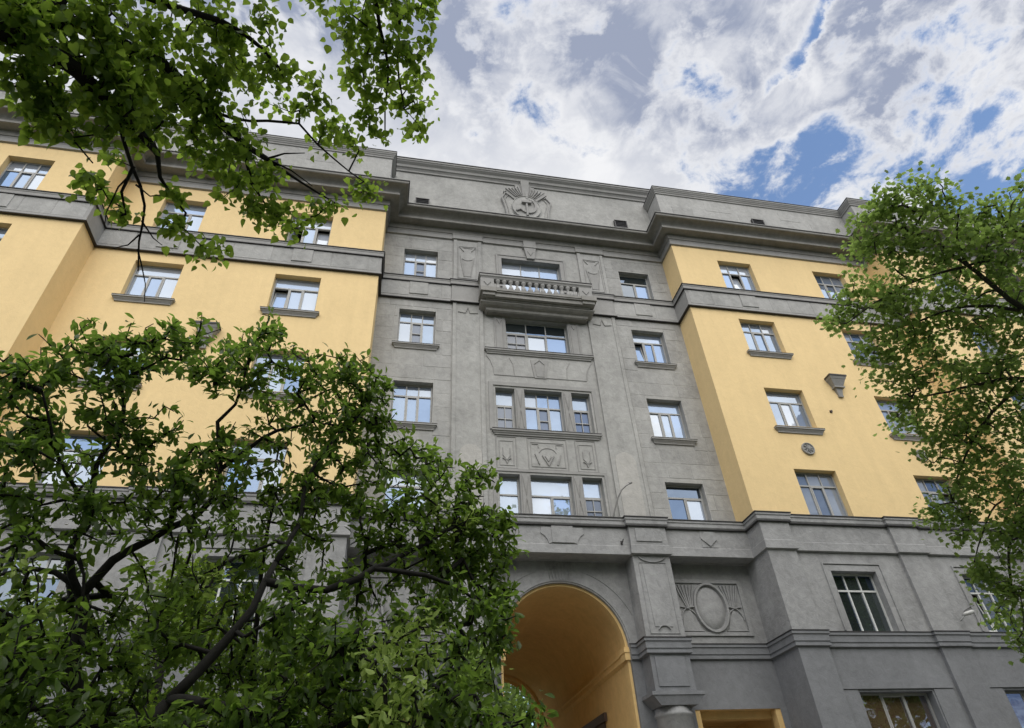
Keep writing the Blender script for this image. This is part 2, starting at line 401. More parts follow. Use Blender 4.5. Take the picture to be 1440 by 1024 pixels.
# middle wings
W_(1, 8, AI, AO, 'M', kind='A', opens={'b1': 'tilt'}, gl='glassc'); W_(1, 8, BI, BO, 'M', kind='A', gl='glass')
W_(1, 7, AI, AO, 'M', kind='A', gl='glass'); W_(1, 7, BI, BO, 'M', kind='A', opens={'b1': 'tilt'})
W_(1, 6, AI, AO, 'M', kind='B', gmap={'b1': 'glassc'}); W_(1, 6, BI, BO, 'M', kind='B', opens={'b1': 'tilt'}, gl='glassc')
W_(1, 5, AI, AO, 'M', kind='A', gl='glass'); W_(1, 5, BI, BO, 'M', kind='A', opens={'b2': 'tilt'})
W_(-1, 8, AI, AO, 'M', kind='B', opens={'b0': 'side', 'b2': 'tilt'}, gl='glassc', label='window with its left sash open and right sash tilted'); W_(-1, 8, BI, BO, 'M', kind='B', gl='glassc')
W_(-1, 7, AI, AO, 'M', kind='B', opens={'b0': 'tilt'}, gl='glassc', label='window with its left sash tilted'); W_(-1, 7, BI, BO, 'M', kind='B', gl='glassc')
W_(-1, 6, AI, AO, 'M', kind='B'); W_(-1, 6, BI, BO, 'M', kind='A')
W_(-1, 5, AI, AO, 'M', kind='B'); W_(-1, 5, BI, BO, 'M', kind='C')
for s in (-1, 1):
    for a, b in OWN:
        for fl in (8, 7, 6, 5): W_(s, fl, a, b, 'O', kind='A' if fl != 6 else 'B', gl='glass')
    for a, b, yk, wk in ((AI-.02, AO-.06, Mi, 'M'), (BI-.05, BO-.1, Mi, 'M'), (17.2, 18.7, O, 'O'), (21.9, 23.4, O, 'O')):
        big_ = (s < 0 and wk == 'M' and a > 10)
        op = {'b0': 'tilt'} if (s > 0 and a > 12 and wk == 'M') else {}
        W_(s, 4, a, b, wk, kind='A', fm='white', gl='glassd', opens=op, label='white framed window in the grey base' if wk == 'M' else None)
        xa, xb = ((a, b) if s > 0 else (-b, -a))
        window(xa-.45 if s < 0 else xa-.45, xb+.25, 1.6, 4.82, yk, kind='G', fm='frame', gl='glassy', sill=False, depth=.26)
def hl(s, cols, zs): return [((a, b) if s > 0 else (-b, -a))+zs_ for a, b in cols for zs_ in zs]

# ---- walls
wc = MB()
TW = [(-1.70, -1.02, 12.98, 14.72), (-.68, .68, 12.98, 14.72), (1.02, 1.70, 12.98, 14.72), (-1.70, -1.02, 9.78, 11.36), (-.68, .68, 9.78, 11.36), (1.02, 1.70, 9.78, 11.36)]
CH = hl(1, [(CI, CO)], [CZ[k] for k in CZ])+hl(-1, [(CI, CO)], [CZ[k] for k in CZ])+TW+[(-1.24, 1.24, 19.0, 21.37), (-1.21, 1.21, 16.40, 18.03)]
wall(wc, C, -MX, MX, 8.6, 26.6, CH)
obj('centre_wall', wc, M['grey'], B)
for s in (-1, 1):
    w_ = MB(); X = lambda a: a*s
    hs = hl(s, [(AI, AO), (BI, BO)], [WZ[k] for k in WZ])
    xa, xb = sorted((s*MX, s*OX)); wall(w_, Mi, xa, xb, 9.6, 22.3, hs)
    side(w_, s*MX, Mi, C, 9.6, 22.3); obj('wing_wall', w_, M['yellow'], B)
    w_ = MB(); hs = hl(s, OWN, [WZ[k] for k in WZ]); xa, xb = sorted((s*OX, s*FX)); wall(w_, O, xa, xb, 9.6, 22.3, hs)
    side(w_, s*OX, O, Mi, 9.6, 22.3); side(w_, s*FX, O, C+13, 0, 26); obj('outer_wing_wall', w_, M['yellow'], B)
    # base walls
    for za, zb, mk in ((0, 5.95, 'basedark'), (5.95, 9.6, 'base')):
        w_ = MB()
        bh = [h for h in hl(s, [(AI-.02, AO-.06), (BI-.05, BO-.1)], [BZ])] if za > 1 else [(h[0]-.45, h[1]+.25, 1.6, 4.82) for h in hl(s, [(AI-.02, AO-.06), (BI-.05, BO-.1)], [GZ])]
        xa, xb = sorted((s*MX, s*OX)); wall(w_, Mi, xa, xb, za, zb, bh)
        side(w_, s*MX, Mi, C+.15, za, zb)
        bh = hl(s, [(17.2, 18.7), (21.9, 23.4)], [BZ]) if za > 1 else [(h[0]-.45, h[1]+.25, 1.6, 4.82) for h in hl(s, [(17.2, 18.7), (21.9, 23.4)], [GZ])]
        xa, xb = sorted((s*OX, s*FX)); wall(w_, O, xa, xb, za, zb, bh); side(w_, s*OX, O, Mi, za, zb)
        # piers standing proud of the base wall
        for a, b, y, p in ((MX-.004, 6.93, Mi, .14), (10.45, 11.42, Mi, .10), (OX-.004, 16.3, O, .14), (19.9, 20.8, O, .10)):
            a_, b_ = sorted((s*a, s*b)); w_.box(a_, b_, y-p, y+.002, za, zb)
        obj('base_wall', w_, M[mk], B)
# centre base wall with the arch and the two side passages
CB = C+.15; AR = 1.80; AZ = 6.2
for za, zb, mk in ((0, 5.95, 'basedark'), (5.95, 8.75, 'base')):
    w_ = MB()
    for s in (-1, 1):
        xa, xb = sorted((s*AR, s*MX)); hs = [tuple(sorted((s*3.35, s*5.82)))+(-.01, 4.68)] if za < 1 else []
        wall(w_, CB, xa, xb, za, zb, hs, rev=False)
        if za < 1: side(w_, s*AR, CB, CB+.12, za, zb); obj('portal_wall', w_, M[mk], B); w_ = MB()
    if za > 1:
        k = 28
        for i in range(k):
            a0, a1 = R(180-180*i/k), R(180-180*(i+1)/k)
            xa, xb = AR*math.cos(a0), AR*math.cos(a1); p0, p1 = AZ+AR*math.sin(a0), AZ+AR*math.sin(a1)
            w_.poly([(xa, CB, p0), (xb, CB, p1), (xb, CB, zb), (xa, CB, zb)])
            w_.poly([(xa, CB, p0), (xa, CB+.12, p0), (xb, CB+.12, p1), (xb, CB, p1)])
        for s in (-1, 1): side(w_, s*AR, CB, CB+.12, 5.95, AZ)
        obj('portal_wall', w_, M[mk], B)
# side passages
for s in (-1, 1):
    w_ = MB(); a, b = sorted((s*3.35, s*5.82)); y1 = CB+6
    w_.poly([(a, CB, 0), (a, y1, 0), (a, y1, 4.68), (a, CB, 4.68)]); w_.poly([(b, CB, 0), (b, CB, 4.68), (b, y1, 4.68), (b, y1, 0)])
    w_.poly([(a, CB, 4.68), (a, y1, 4.68), (b, y1, 4.68), (b, CB, 4.68)]); w_.poly([(a, y1, 0), (b, y1, 0), (b, y1, 4.68), (a, y1, 4.68)])
    w_.box(a+.005, b-.005, CB+.3, CB+.62, 4.50, 4.676).box(a+.005, b-.005, CB+2.6, CB+3.0, 4.3, 4.676)
    w_.box(b-.14, b-.004, CB+.02, CB+.28, 0, 4.674).box(a+.004, a+.14, CB+.02, CB+.28, 0, 4.674)
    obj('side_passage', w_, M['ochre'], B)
# vaulted carriageway
TL = 11.0; w_ = MB(); k = 32
y0, y1 = CB+.40, CB+TL
for i in range(k):
    a0, a1 = R(180*i/k), R(180*(i+1)/k)
    for ya, yb in ((y0, y1),):
        w_.poly([(AR*math.cos(a0), ya, AZ+AR*math.sin(a0)), (AR*math.cos(a1), ya, AZ+AR*math.sin(a1)), (AR*math.cos(a1), yb, AZ+AR*math.sin(a1)), (AR*math.cos(a0), yb, AZ+AR*math.sin(a0))])
for s in (-1, 1): side(w_, s*AR, y0, y1, 0, AZ)
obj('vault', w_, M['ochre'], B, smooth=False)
for r0, r1, ya, yb in ((AR-.002, AR-.075, CB+.10, y0+.0), (AR-.004, AR-.22, y1-.12, y1+.0), (AR-.01, AR-.12, y1-.42, y1-.12)):
    w_ = MB()
    for i in range(k):
        a0, a1 = R(180*i/k), R(180*(i+1)/k); c0, s0, c1, s1 = math.cos(a0), math.sin(a0), math.cos(a1), math.sin(a1)
        w_.poly([(r0*c0, ya, AZ+r0*s0), (r0*c1, ya, AZ+r0*s1), (r1*c1, ya, AZ+r1*s1), (r1*c0, ya, AZ+r1*s0)][::-1])
        w_.poly([(r1*c0, ya, AZ+r1*s0), (r1*c1, ya, AZ+r1*s1), (r1*c1, yb, AZ+r1*s1), (r1*c0, yb, AZ+r1*s0)])
        w_.poly([(r0*c0, yb, AZ+r0*s0), (r0*c1, yb, AZ+r0*s1), (r1*c1, yb, AZ+r1*s1), (r1*c0, yb, AZ+r1*s0)])
    for s in (-1, 1):
        a, b = sorted((s*r0, s*r1)); w_.box(a, b, ya, yb, 0, AZ-.001)
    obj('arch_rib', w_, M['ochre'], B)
w_ = MB()
for s in (-1, 1):
    pr_ = [(-.001, 6.22), (.09, 6.21), (.09, 6.15), (.06, 6.12), (.05, 6.05), (.08, 6.03), (.08, 5.98), (.03, 5.93), (.0, 5.90)]
    pth = [(s*AR, y1-.5), (s*AR, y0+.01)] if s > 0 else [(-AR, y0+.01), (-AR, y1-.5)]
    # right wall faces -x: travel towards the viewer
    w_.sweep(pth, pr_)
    a, b = sorted((s*(AR+.0), s*(AR-.14))); w_.box(a, b, CB+.05, CB+.44, 5.93, 6.26); w_.box(a-.02, b+.02, CB+.03, CB+.46, 6.12, 6.2)
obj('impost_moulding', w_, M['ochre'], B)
d_ = MB().box(AR-.05, AR-.003, 20.4, 22.6, 0, 4.9).box(AR-.09, AR-.003, 20.2, 22.8, 4.9, 5.12)
obj('door', d_, M['brown'], B, label='dark brown door in the side wall of the carriageway')
# back wall, end walls, roof deck
w_ = MB(); yb_ = C+13
w_.box(-FX, -AR, CB+TL, CB+TL+.3, 0, 23.2).box(AR, FX, CB+TL, CB+TL+.3, 0, 23.2)
kk = 20
for i in range(kk):
    a0, a1 = R(180-180*i/kk), R(180-180*(i+1)/kk); xa, xb = AR*math.cos(a0), AR*math.cos(a1)
    for yq in (CB+TL, CB+TL+.3): w_.poly([(xa, yq, AZ+AR*math.sin(a0)), (xb, yq, AZ+AR*math.sin(a1)), (xb, yq, 23.2), (xa, yq, 23.2)])
obj('rear_wall', w_, M['yellow'], B)
w_ = MB().box(-FX, FX, C+.3, CB+TL, 23.2, 23.4).box(-FX, -OX, O+.4, C+.3, 23.2, 23.4).box(OX, FX, O+.4, C+.3, 23.2, 23.4).box(-OX, -MX, Mi+.4, C+.3, 23.2, 23.4).box(MX, OX, Mi+.4, C+.3, 23.2, 23.4)
obj('roof', w_, M['roof'], B)

# ---- plan paths
def mirror(half): return [(-x, y) for x, y in reversed(half)]+half[0 if half[0][0] > 0 else 1:]
main = mirror([(MX, C), (MX, Mi), (OX, Mi), (OX, O), (FX, O)])
main_p = mirror([(2.07, C), (2.07, C-.05), (3.21, C-.05), (3.21, C), (MX, C), (MX, Mi), (OX, Mi), (OX, O), (FX, O)])
# cornice
cz = [(-.05, 23.34), (.80, 23.235), (.80, 23.15), (.775, 23.12)]
cz += [(.775-.36*math.sin(R(a))**1.1, 23.12-.25*(1-math.cos(R(a)))) for a in range(15, 91, 15)]
cz += [(.415, 22.875), (.475, 22.87), (.475, 22.755), (.45, 22.745), (.43, 22.76), (.13, 22.765), (.12, 22.66), (.10, 22.56), (.09, 22.52), (.065, 22.50), (.065, 22.46), (.05, 22.44), (.05, 22.26), (.075, 22.24), (.075, 22.20), (-.05, 22.18)]
i_ = next(i for i, p in enumerate(cz) if p[1] < 22.51)
w_ = MB().sweep(main, cz[:i_]+[(-.05, 22.5)]); obj('cornice', w_, M['cornice'], B)
w_ = MB().sweep(main_p, [(-.05, 22.515)]+cz[i_:]); obj('frieze', w_, M['trim'], B)
w_ = MB().sweep(main, [(-.05, 23.375), (.825, 23.262), (.825, 23.232), (.76, 23.238), (-.05, 23.338)]); obj('cornice_flashing', w_, M['flash'], B)
w_ = MB().sweep(main, [(.7, 23.33), (.835, 23.285), (.835, 23.268), (.7, 23.27)]); obj('drip_edge', w_, M['frame'], B)
# attic walls (parapet)
ZT = 26.15
for s in (-1, 1):
    w_ = MB(); a, b = sorted((s*MX, s*(OX+.3))); wall(w_, Mi, a, b, 23.2, 25.8, [], rev=False); side(w_, s*MX, Mi, C, 23.2, 25.8)
    a, b = sorted((s*(OX+.3), s*FX)); wall(w_, O+.3, a, b, 23.2, 25.8, [], rev=False); side(w_, s*(OX+.3), O+.3, Mi, 23.2, 25.8)
    obj('attic_wall', w_, M['greyblock'], B)
ap = [(-.5, ZT), (.15, ZT-.02), (.15, ZT-.10), (.12, ZT-.13), (.12, ZT-.17), (.08, ZT-.22), (.08, ZT-.26), (.045, ZT-.30), (.045, ZT-.37), (-.02, ZT-.40)]
aR = [(MX, C-.02), (MX, Mi), (OX+.3, Mi), (OX+.3, O+.3), (FX, O+.3)]
w_ = MB().sweep(aR, ap).sweep([(-x, y) for x, y in reversed(aR)], ap); obj('attic_moulding', w_, M['trim'], B)
w_ = MB().sweep(aR, [(-.3, ZT+.03), (.17, ZT+.015), (.17, ZT-.01), (-.3, ZT+.005)]).sweep([(-x, y) for x, y in reversed(aR)], [(-.3, ZT+.03), (.17, ZT+.015), (.17, ZT-.01), (-.3, ZT+.005)]); obj('attic_flashing', w_, M['flash'], B)
T2 = 27.10
cpth = [(-MX+.02, C), (MX-.02, C)]
w_ = MB().sweep([(-MX, C), (MX+.3, C)], [(-.6, T2+.05), (.34, T2), (.34, T2-.10), (.30, T2-.13), (.30, T2-.17), (.19, T2-.27), (.17, T2-.36), (.17, T2-.40), (.12, T2-.43), (.07, T2-.50), (.06, T2-.54), (.06, T2-.60), (-.02, T2-.62)])
w_.box(-MX-.001, -MX+.05, C+.001, C+.6, 23.2, T2-.02).box(MX-.05, MX+.001, C+.001, C+.6, 23.2, T2-.02); obj('centre_attic_moulding', w_, M['trim'], B)
w_ = MB().sweep([(-MX, C), (MX+.3, C)], [(-.6, T2+.085), (.37, T2+.035), (.37, T2+.005), (-.6, T2+.052)]); obj('attic_flashing', w_, M['flash'], B)
# vents
for x, y, z in ((-4.6, C, 24.36), (4.44, C, 24.5), (-10.7, Mi, 24.4), (10.75, Mi, 24.4), (-20.5, O+.3, 24.4), (20.5, O+.3, 24.4)):
    v = MB().box(x-.30, x-.26, y-.12, y, z-.22, z+.2).box(x+.26, x+.30, y-.12, y, z-.22, z+.2).box(x-.30, x+.30, y-.13, y, z+.2, z+.24).box(x-.30, x+.30, y-.12, y, z-.25, z-.22)
    o = obj('roof_vent', v, M['flash'], B); v = MB()
    for i in range(4): v.box(x-.26, x+.26, y-.10, y-.06, z-.2+i*.1, z-.14+i*.1)
    v.box(x-.26, x+.26, y-.03, y-.01, z-.22, z+.2); obj('louvre', v, M['dark'], o)

# string band under the top floor
bz = [(-.05, 19.73), (.115, 19.70), (.115, 19.64), (.10, 19.62), (.10, 19.50), (.085, 19.475), (.055, 19.46), (.055, 18.70), (.075, 18.68), (.085, 18.60), (.085, 18.585), (-.05, 18.58)]
gapL = [(-FX, O)]+[p for p in main_p if p[0] < -2.1 and p[0] > -FX]+[(-2.09, C-.05)]
gapR = [(-x, y) for x, y in reversed(gapL)]
for g_ in (gapL, gapR):
    obj('string_band', MB().sweep(g_, bz), M['trim'], B)
    f_ = MB().sweep(g_, [(-.02, 19.755), (.145, 19.728), (.145, 19.702), (-.02, 19.728)]).sweep(g_, [(.05, 19.478), (.116, 19.478), (.116, 19.452), (.05, 19.452)]).sweep(g_, [(.0, 18.578), (.108, 18.578), (.108, 18.552), (.0, 18.552)])  # middle strip is no metal: shadow groove under the lip, drawn dark
    obj('band_flashing_and_shadow_line', f_, M['flash'], B)
# blocks of the band and their raised tablets
def slab(name, x0, x1, z0, z1, y, t, m='greyblock', parent=None, label=None, g=.006):
    s_ = MB(); e = .012
    s_.v += [(x0+g, y+.004, z0+g), (x1-g, y+.004, z0+g), (x1-g, y+.004, z1-g), (x0+g, y+.004, z1-g), (x0+g+e, y-t, z0+g+e), (x1-g-e, y-t, z0+g+e), (x1-g-e, y-t, z1-g-e), (x0+g+e, y-t, z1-g-e)]
    s_.f += [(4, 5, 6, 7), (0, 1, 5, 4), (1, 2, 6, 5), (2, 3, 7, 6), (3, 0, 4, 7)]
    return obj(name, s_, M[m], parent or B, label=label)
def band_blocks(xa, xb, y):
    x = xa
    while x < xb-.2:
        w = min(rnd.uniform(.75, 1.35), xb-x)
        if xb-x-w < .35: w = xb-x
        slab('stone_block', x, x+w, 18.71, 19.45, y-.055, rnd.uniform(.004, .012)); x += w
for a, b, y in ((-MX+.06, -3.27, C), (3.27, MX-.06, C), (-OX+.06, -MX-.06, Mi), (MX+.06, OX-.06, Mi), (-24, -OX-.06, O), (OX+.06, 24, O)): band_blocks(a, b, y)
for x, y in ((-4.52, C), (4.52, C), (8.66, Mi), (-8.72, Mi), (13.15, Mi), (-13.15, Mi), (-18.0, O), (18.0, O)):
    slab('stone_tablet', x-.36, x+.36, 18.80, 19.44, y-.066, .03)
# rusticated blocks on the flanks of the centre bay
def blocks(x0, x1, za, zb, y, hs, t0=.003, t1=.011):
    z = za; row = 0
    while z < zb-.15:
        h_ = min(.56, zb-z); x = x0-(.3 if row % 2 else 0)
        while x < x1-.05:
            w = rnd.uniform(.62, 1.1); a, b = max(x, x0), min(x+w, x1)
            if b > x1-.2: b = x1
            segs = [(a, b)]
            for h in hs:
                if h[2] < z+h_-.02 and h[3] > z+.02:
                    ns = []
                    for p, q in segs:
                        if h[1]+.0 <= p or h[0] >= q: ns.append((p, q))
                        else:
                            if h[0]-p > .08: ns.append((p, h[0]))
                            if q-h[1] > .08: ns.append((h[1], q))
                    segs = ns
            for p, q in segs:
                if q-p > .06: slab('stone_block', p, q, z, z+h_, y, rnd.uniform(t0, t1), g=.004)
            x = b if b == x1 else x+w
            if b == x1: break
        z += h_; row += 1
exp = lambda hs, a=.02, b=.36: [(h[0]-.03, h[1]+.03, h[2]-b, h[3]+a) for h in hs]
for s in (-1, 1):
    hs = exp([h for h in hl(s, [(CI, CO)], [CZ[k] for k in CZ])])
    a, b = sorted((s*3.24, s*5.98)); blocks(a, b, 9.8, 18.5, C, hs); blocks(a, b, 19.76, 22.15, C, hs)
# attic blocks (right wing shows them)
for s in (-1, 1):
    for i, x in enumerate((6.6, 8.3, 9.9, 12.1, 13.6)):
        a, b = sorted((s*x, s*(x+rnd.uniform(.9, 1.5)))); z = 24.35+.6*(i % 2); slab('stone_block', a, b, z, z+.62, Mi, .008)

# ---- centre bay: flanking pilasters with ornament
YP = C-.05
for s in (-1, 1):
    for za, zb in ((9.72, 18.55), (19.74, 22.16)):
        p = MB(); a, b = sorted((s*2.07, s*3.21)); p.box(a, b, YP, C+.002, za, zb)
        for u0, u1 in ((2.07, 2.21), (3.08, 3.21)):
            a, b = sorted((s*u0, s*u1)); p.box(a, b, YP-.028, YP+.001, za, zb)
        obj('pilaster', p, M['greyblock'] if za > 12 else M['grey'], B)
    p = MB(); X = lambda v: s*v; F = lambda L_: [(s*a, z) for a, z in L_]
    p.ridge(F([(2.29, 21.80), (3.02, 21.78), (3.02, 19.92), (2.29, 19.92)]), YP, .03, .022, True)
    p.ridge(F([(2.97, 21.74), (2.80, 21.50)]), YP, .035, .035).ridge(F([(2.33, 21.74), (2.48, 21.52)]), YP, .035, .035)
    p.ridge(F([(2.85, 21.72), (2.45, 21.72)]), YP, .03, .02)
    p.ridge([(s*(2.65+.20*math.cos(R(t))), 21.07+.11*math.sin(R(t))) for t in range(180, 361, 20)], YP, .03, .035)
    p.ridge(F([(2.93, 21.22), (2.90, 20.8), (2.78, 20.02)]), YP, .03, .03).ridge(F([(2.37, 21.18), (2.42, 20.8), (2.52, 20.02)]), YP, .03, .03)
    p.prism([(2.65*s-.115, 20.05), (2.65*s+.115, 20.05), (2.65*s+.2, 20.98), (2.65*s-.2, 20.98)], YP-.014, YP+.001)
    obj('relief_panel', p, M['trim'], B)
    p = MB(); p.ridge(F([(3.02, 18.10), (2.74, 18.06)]), YP, .045, .03).ridge(F([(2.55, 18.06), (2.27, 18.10)]), YP, .045, .03)
    p.ridge(F([(2.74, 18.06), (2.645, 18.36), (2.56, 18.06)]), YP, .05, .035)
    obj('relief_spike', p, M['trim'], B)
    p = MB(); c_ = 2.58*s; p.prism([(c_+.36*math.cos(R(t)), 11.97+.36*math.sin(R(t))) for t in range(180, -1, -12)][::-1]+[(c_-.36, 9.9), (c_+.36, 9.9)], YP-.022, YP+.001)
    obj('round_topped_panel', p, M['greylight'], B)
# frames round the centre windows
def frame_rect(x0, x1, z0, z1, w, p, y, sides='tlr'):
    q = MB()
    if 't' in sides: q.box(x0-w, x1+w, y-p, y+.002, z1, z1+w)
    if 'l' in sides: q.box(x0-w, x0, y-p+.001, y+.002, z0, z1-.0005)
    if 'r' in sides: q.box(x1, x1+w, y-p+.001, y+.002, z0, z1-.0005)
    return q
obj('window_surround', frame_rect(-1.24, 1.24, 19.7, 21.37, .16, .045, C), M['trim'], B)
obj('window_surround', frame_rect(-1.40, 1.40, 19.7, 21.531, .07, .07, C), M['trim'], B)
obj('window_surround', frame_rect(-1.78, 1.78, 12.98, 14.80, .15, .045, C), M['trim'], B)
obj('window_surround', frame_rect(-1.78, 1.78, 9.75, 11.44, .10, .03, C), M['trim'], B)
for s in (-1, 1):
    q = MB(); a, b = sorted((s*1.25, s*1.66)); q.box(a, b, C-.03, C+.002, 16.36, 18.08); a, b = sorted((s*1.32, s*1.59)); 
    q.ridge([(a, 16.45), (b, 16.45), (b, 17.98), (a, 17.98)], C-.03, .025, .02, True); q.ridge([((a+b)/2-.09, 17.9), ((a+b)/2, 17.72), ((a+b)/2+.09, 17.9)], C-.03, .03, .025)
    obj('window_pilaster', q, M['trim'], B)
    for za, zb in ((12.98, 14.75), (9.76, 11.40)):
        q = MB(); a, b = sorted((s*.68, s*1.02)); q.box(a+.001, b-.001, C-.002, C+.12, za, zb); a += .05; b -= .05; m_ = (a+b)/2; zc = (za+zb)/2
        q.box(a, b, C-.03, C+.0, za+.05, zb-.03)
        q.ridge([(a+.03, za+.12), (m_, zc-.05), (b-.03, za+.12)], C-.03, .03, .022).ridge([(a+.03, zb-.12), (m_, zc+.05), (b-.03, zb-.12)], C-.03, .03, .022)
        obj('mullion_pilaster', q, M['trim'], B)
# keystone over the balcony window
q = MB()
q.prism([(-.16, 21.44), (.16, 21.44), (.26, 22.10), (-.26, 22.10)], C-.13, C).box(-.30, .30, C-.16, C, 22.10, 22.17).box(-.27, .27, C-.14, C, 22.17, 22.52)
q.ridge([(-.12, 21.85), (0, 21.62), (.12, 21.85)], C-.13, .035, .025)
obj('keystone', q, M['trim'], B)
# centre windows
window(-1.24, 1.24, 19.0, 21.37, C, kind='A', fm='frame', gl='glassc', sill=False, gmap={'b1': 'glass'}, split=.33, label='balcony window with blinds under the keystone')
window(-1.21, 1.21, 16.42, 18.03, C, kind='A', sill=False, gmap={'t0': 'glassd', 't1': 'glassd', 't2': 'glassd', 'b0': 'glassm', 'b1': 'glassc', 'b2': 'glassc'}, split=.36)
for i, (a, b, c_, d) in enumerate(TW):
    side_w = abs(a+b) > .5
    if i < 3: window(a, b, c_, d, C, kind='D' if side_w else 'A', sill=False, gl='glass', gmap={'b0': 'glassm'} if side_w else {'b1': 'glassm'}, split=.36)
    else: window(a, b, c_, d, C, kind='D' if side_w else 'C', sill=False, gl='glassc', gmap={'b0': 'glassm'} if i == 5 else {}, split=.40)
for z, hw in ((16.40, 2.03), (12.96, 1.86)):
    q = MB().sweep([(-hw+.12, C), (-hw+.12, C-.001), (hw-.12, C-.001), (hw-.12, C)], [(p, z+zz_+.02) for p, zz_ in ((0, .0), (.13, -.02), (.13, -.08), (.09, -.10), (.09, -.13), (.05, -.17), (.05, -.20), (.0, -.21))])
    obj('window_ledge', q, M['trim'], B)
    obj('ledge_flashing', MB().box(-hw-.01, hw+.01, C-.145, C-.001, z+.004, z+.022), M['flash'], B)
# fan panel and three panels
q = MB(); Y = C
q.ridge([(-1.98, 16.12), (-1.84, 15.9), (-1.75, 15.6), (-1.72, 15.28), (1.68, 15.28), (1.72, 15.6), (1.82, 15.9), (1.95, 16.12)], Y, .03, .022)
q.ridge([(-1.14, 16.08), (-1.02, 15.8), (-.98, 15.32)], Y, .025, .018).ridge([(1.12, 16.08), (.98, 15.8), (.95, 15.32)], Y, .025, .018)
q.prism([(-.26, 15.24), (.16, 15.24), (.30, 16.06), (-.36, 16.06)], Y-.03, Y).ridge([(-.24, 15.86), (-.04, 16.05), (.14, 15.86)], Y-.03, .035, .025)
q.ridge([(-.24, 15.86), (-.17, 15.3), (.09, 15.3), (.14, 15.86)], Y-.03, .02, .014)
obj('fan_relief', q, M['trim'], B)
for x0, x1, kind in ((-1.74, -1.08, 's'), (-.70, .62, 'c'), (.93, 1.62, 's')):
    q = MB().ridge([(x0, 11.56), (x1, 11.56), (x1, 12.72), (x0, 12.72)], Y, .035, .025, True)
    m_ = (x0+x1)/2
    q.ridge([(x0+.1, 11.66), (x1-.1, 11.66), (x1-.1, 12.56), (x0+.1, 12.56)], Y, .03, .018, True)
    if kind == 's':
        q.ridge([(m_-.12, 12.3), (m_-.12, 12.02), (m_, 11.86), (m_+.12, 12.02), (m_+.12, 12.3)], Y, .03, .03)
        q.ridge([(m_-.14, 11.92), (m_-.04, 11.86), (m_, 11.74), (m_+.04, 11.86), (m_+.14, 11.92)], Y, .04, .04)
    else:
        q.ridge([(m_-.19, 12.08), (m_, 11.72), (m_+.19, 12.08)], Y, .05, .045).ridge([(m_-.10, 12.06), (m_, 11.88), (m_+.10, 12.06)], Y, .04, .035)
        q.ridge([(m_-.43, 12.12), (m_-.30, 11.74)], Y, .045, .04).ridge([(m_+.43, 12.12), (m_+.30, 11.74)], Y, .045, .04)
        q.ridge(arc(m_, 12.12, .30, .24, 15, 165, 10), Y, .03, .02); q.ridge([(m_-.52, 12.5), (m_-.3, 12.5), (m_-.3, 12.36)], Y, .04, .025).ridge([(m_+.52, 12.5), (m_+.3, 12.5), (m_+.3, 12.36)], Y, .04, .025)
    obj('relief_panel', q, M['trim'], B)
# state emblem on the attic
E_ = obj('emblem', MB().prism([(-.88, 23.9), (.95, 23.9), (1.10, 24.5), (1.22, 25.4), (.88, 25.86), (.72, 25.7), (.55, 25.6), (.02, 25.4), (-.45, 25.6), (-.62, 25.75), (-.82, 25.88), (-1.06, 25.42), (-.95, 24.6)], C-.05, C), M['grey'], B)
q = MB()
q.ridge([(-.84, 23.95), (-.92, 24.7), (-1.06, 25.38), (-.86, 25.88)], C-.05, .09, .07).ridge([(-.72, 23.95), (-.80, 24.7), (-.92, 25.38), (-.74, 25.72)], C-.05, .05, .04); q.ridge([(-.84, 25.66), (-.62, 25.82)], C-.05, .08, .06); obj('scroll_edge', q, M['trim'], E_); q = MB()
q.ridge([(.94, 23.95), (1.04, 24.7), (1.20, 25.38), (.92, 25.86)], C-.05, .09, .07).ridge([(.82, 23.95), (.90, 24.7), (1.04, 25.32), (.84, 25.68)], C-.05, .05, .04)
q.ridge([(.96, 25.66), (.74, 25.82)], C-.05, .08, .06)
obj('scroll_edge', q, M['trim'], E_)
q = MB(); cxE, czE = .03, 24.83
for i, a in enumerate((-40, -30, -21, -12, -4, 4, 12, 21, 30, 40)):
    r0, r1 = .62, (1.45 if abs(a) > 35 else 1.40 if abs(a) > 25 else 1.5 if abs(a) > 15 else 1.66 if abs(a) > 8 else 1.70)
    w0, w1 = 2.8, 4.2
    pt = lambda r_, t_: (cxE+r_*math.sin(R(t_)), czE+r_*math.cos(R(t_)))
    q.prism([pt(r0, a-w1), pt(r0, a+w1), pt(r1, a+w1), pt(r1, a-w1)], C-(.10 if i % 2 else .07)-(.06 if abs(a) < 8 else 0)-(.05 if abs(a) > 35 else 0), C)
n_ = len(q.v); q.v += [(-.09, C-.12, 25.6), (.15, C-.12, 25.6), (.15, C, 25.6), (-.09, C, 25.6), (-.17, C-.24, 26.68), (.23, C-.24, 26.68), (.23, C, 26.68), (-.17, C, 26.68)]
for f_ in ((0, 3, 2, 1), (4, 5, 6, 7), (0, 1, 5, 4), (1, 2, 6, 5), (2, 3, 7, 6), (3, 0, 4, 7)): q.f.append(tuple(n_+i for i in f_))
for a_ in (-37, -31, -25, -19, -13, 13, 19, 25, 31, 37):
    q.ridge([(cxE+.74*math.sin(R(a_)), czE+.84*math.cos(R(a_))), (cxE+(1.42+.10*abs(math.cos(R(a_*4))))*math.sin(R(a_)), czE+(1.42+.10*abs(math.cos(R(a_*4))))*math.cos(R(a_)))], C-.11, .05, .07)
obj('ray', q, M['trim'], E_)
q = MB().prism([(cxE+.66*math.cos(R(t)), czE+.80*math.sin(R(t))) for t in range(0, 360, 10)], C-.14, C)
q.ridge([(cxE+.64*math.cos(R(t)), czE+.78*math.sin(R(t))) for t in range(0, 360, 10)], C-.14, .05, .03, True)
D_ = obj('disc', q, M['grey'], E_)
q = MB(); y_ = C-.14
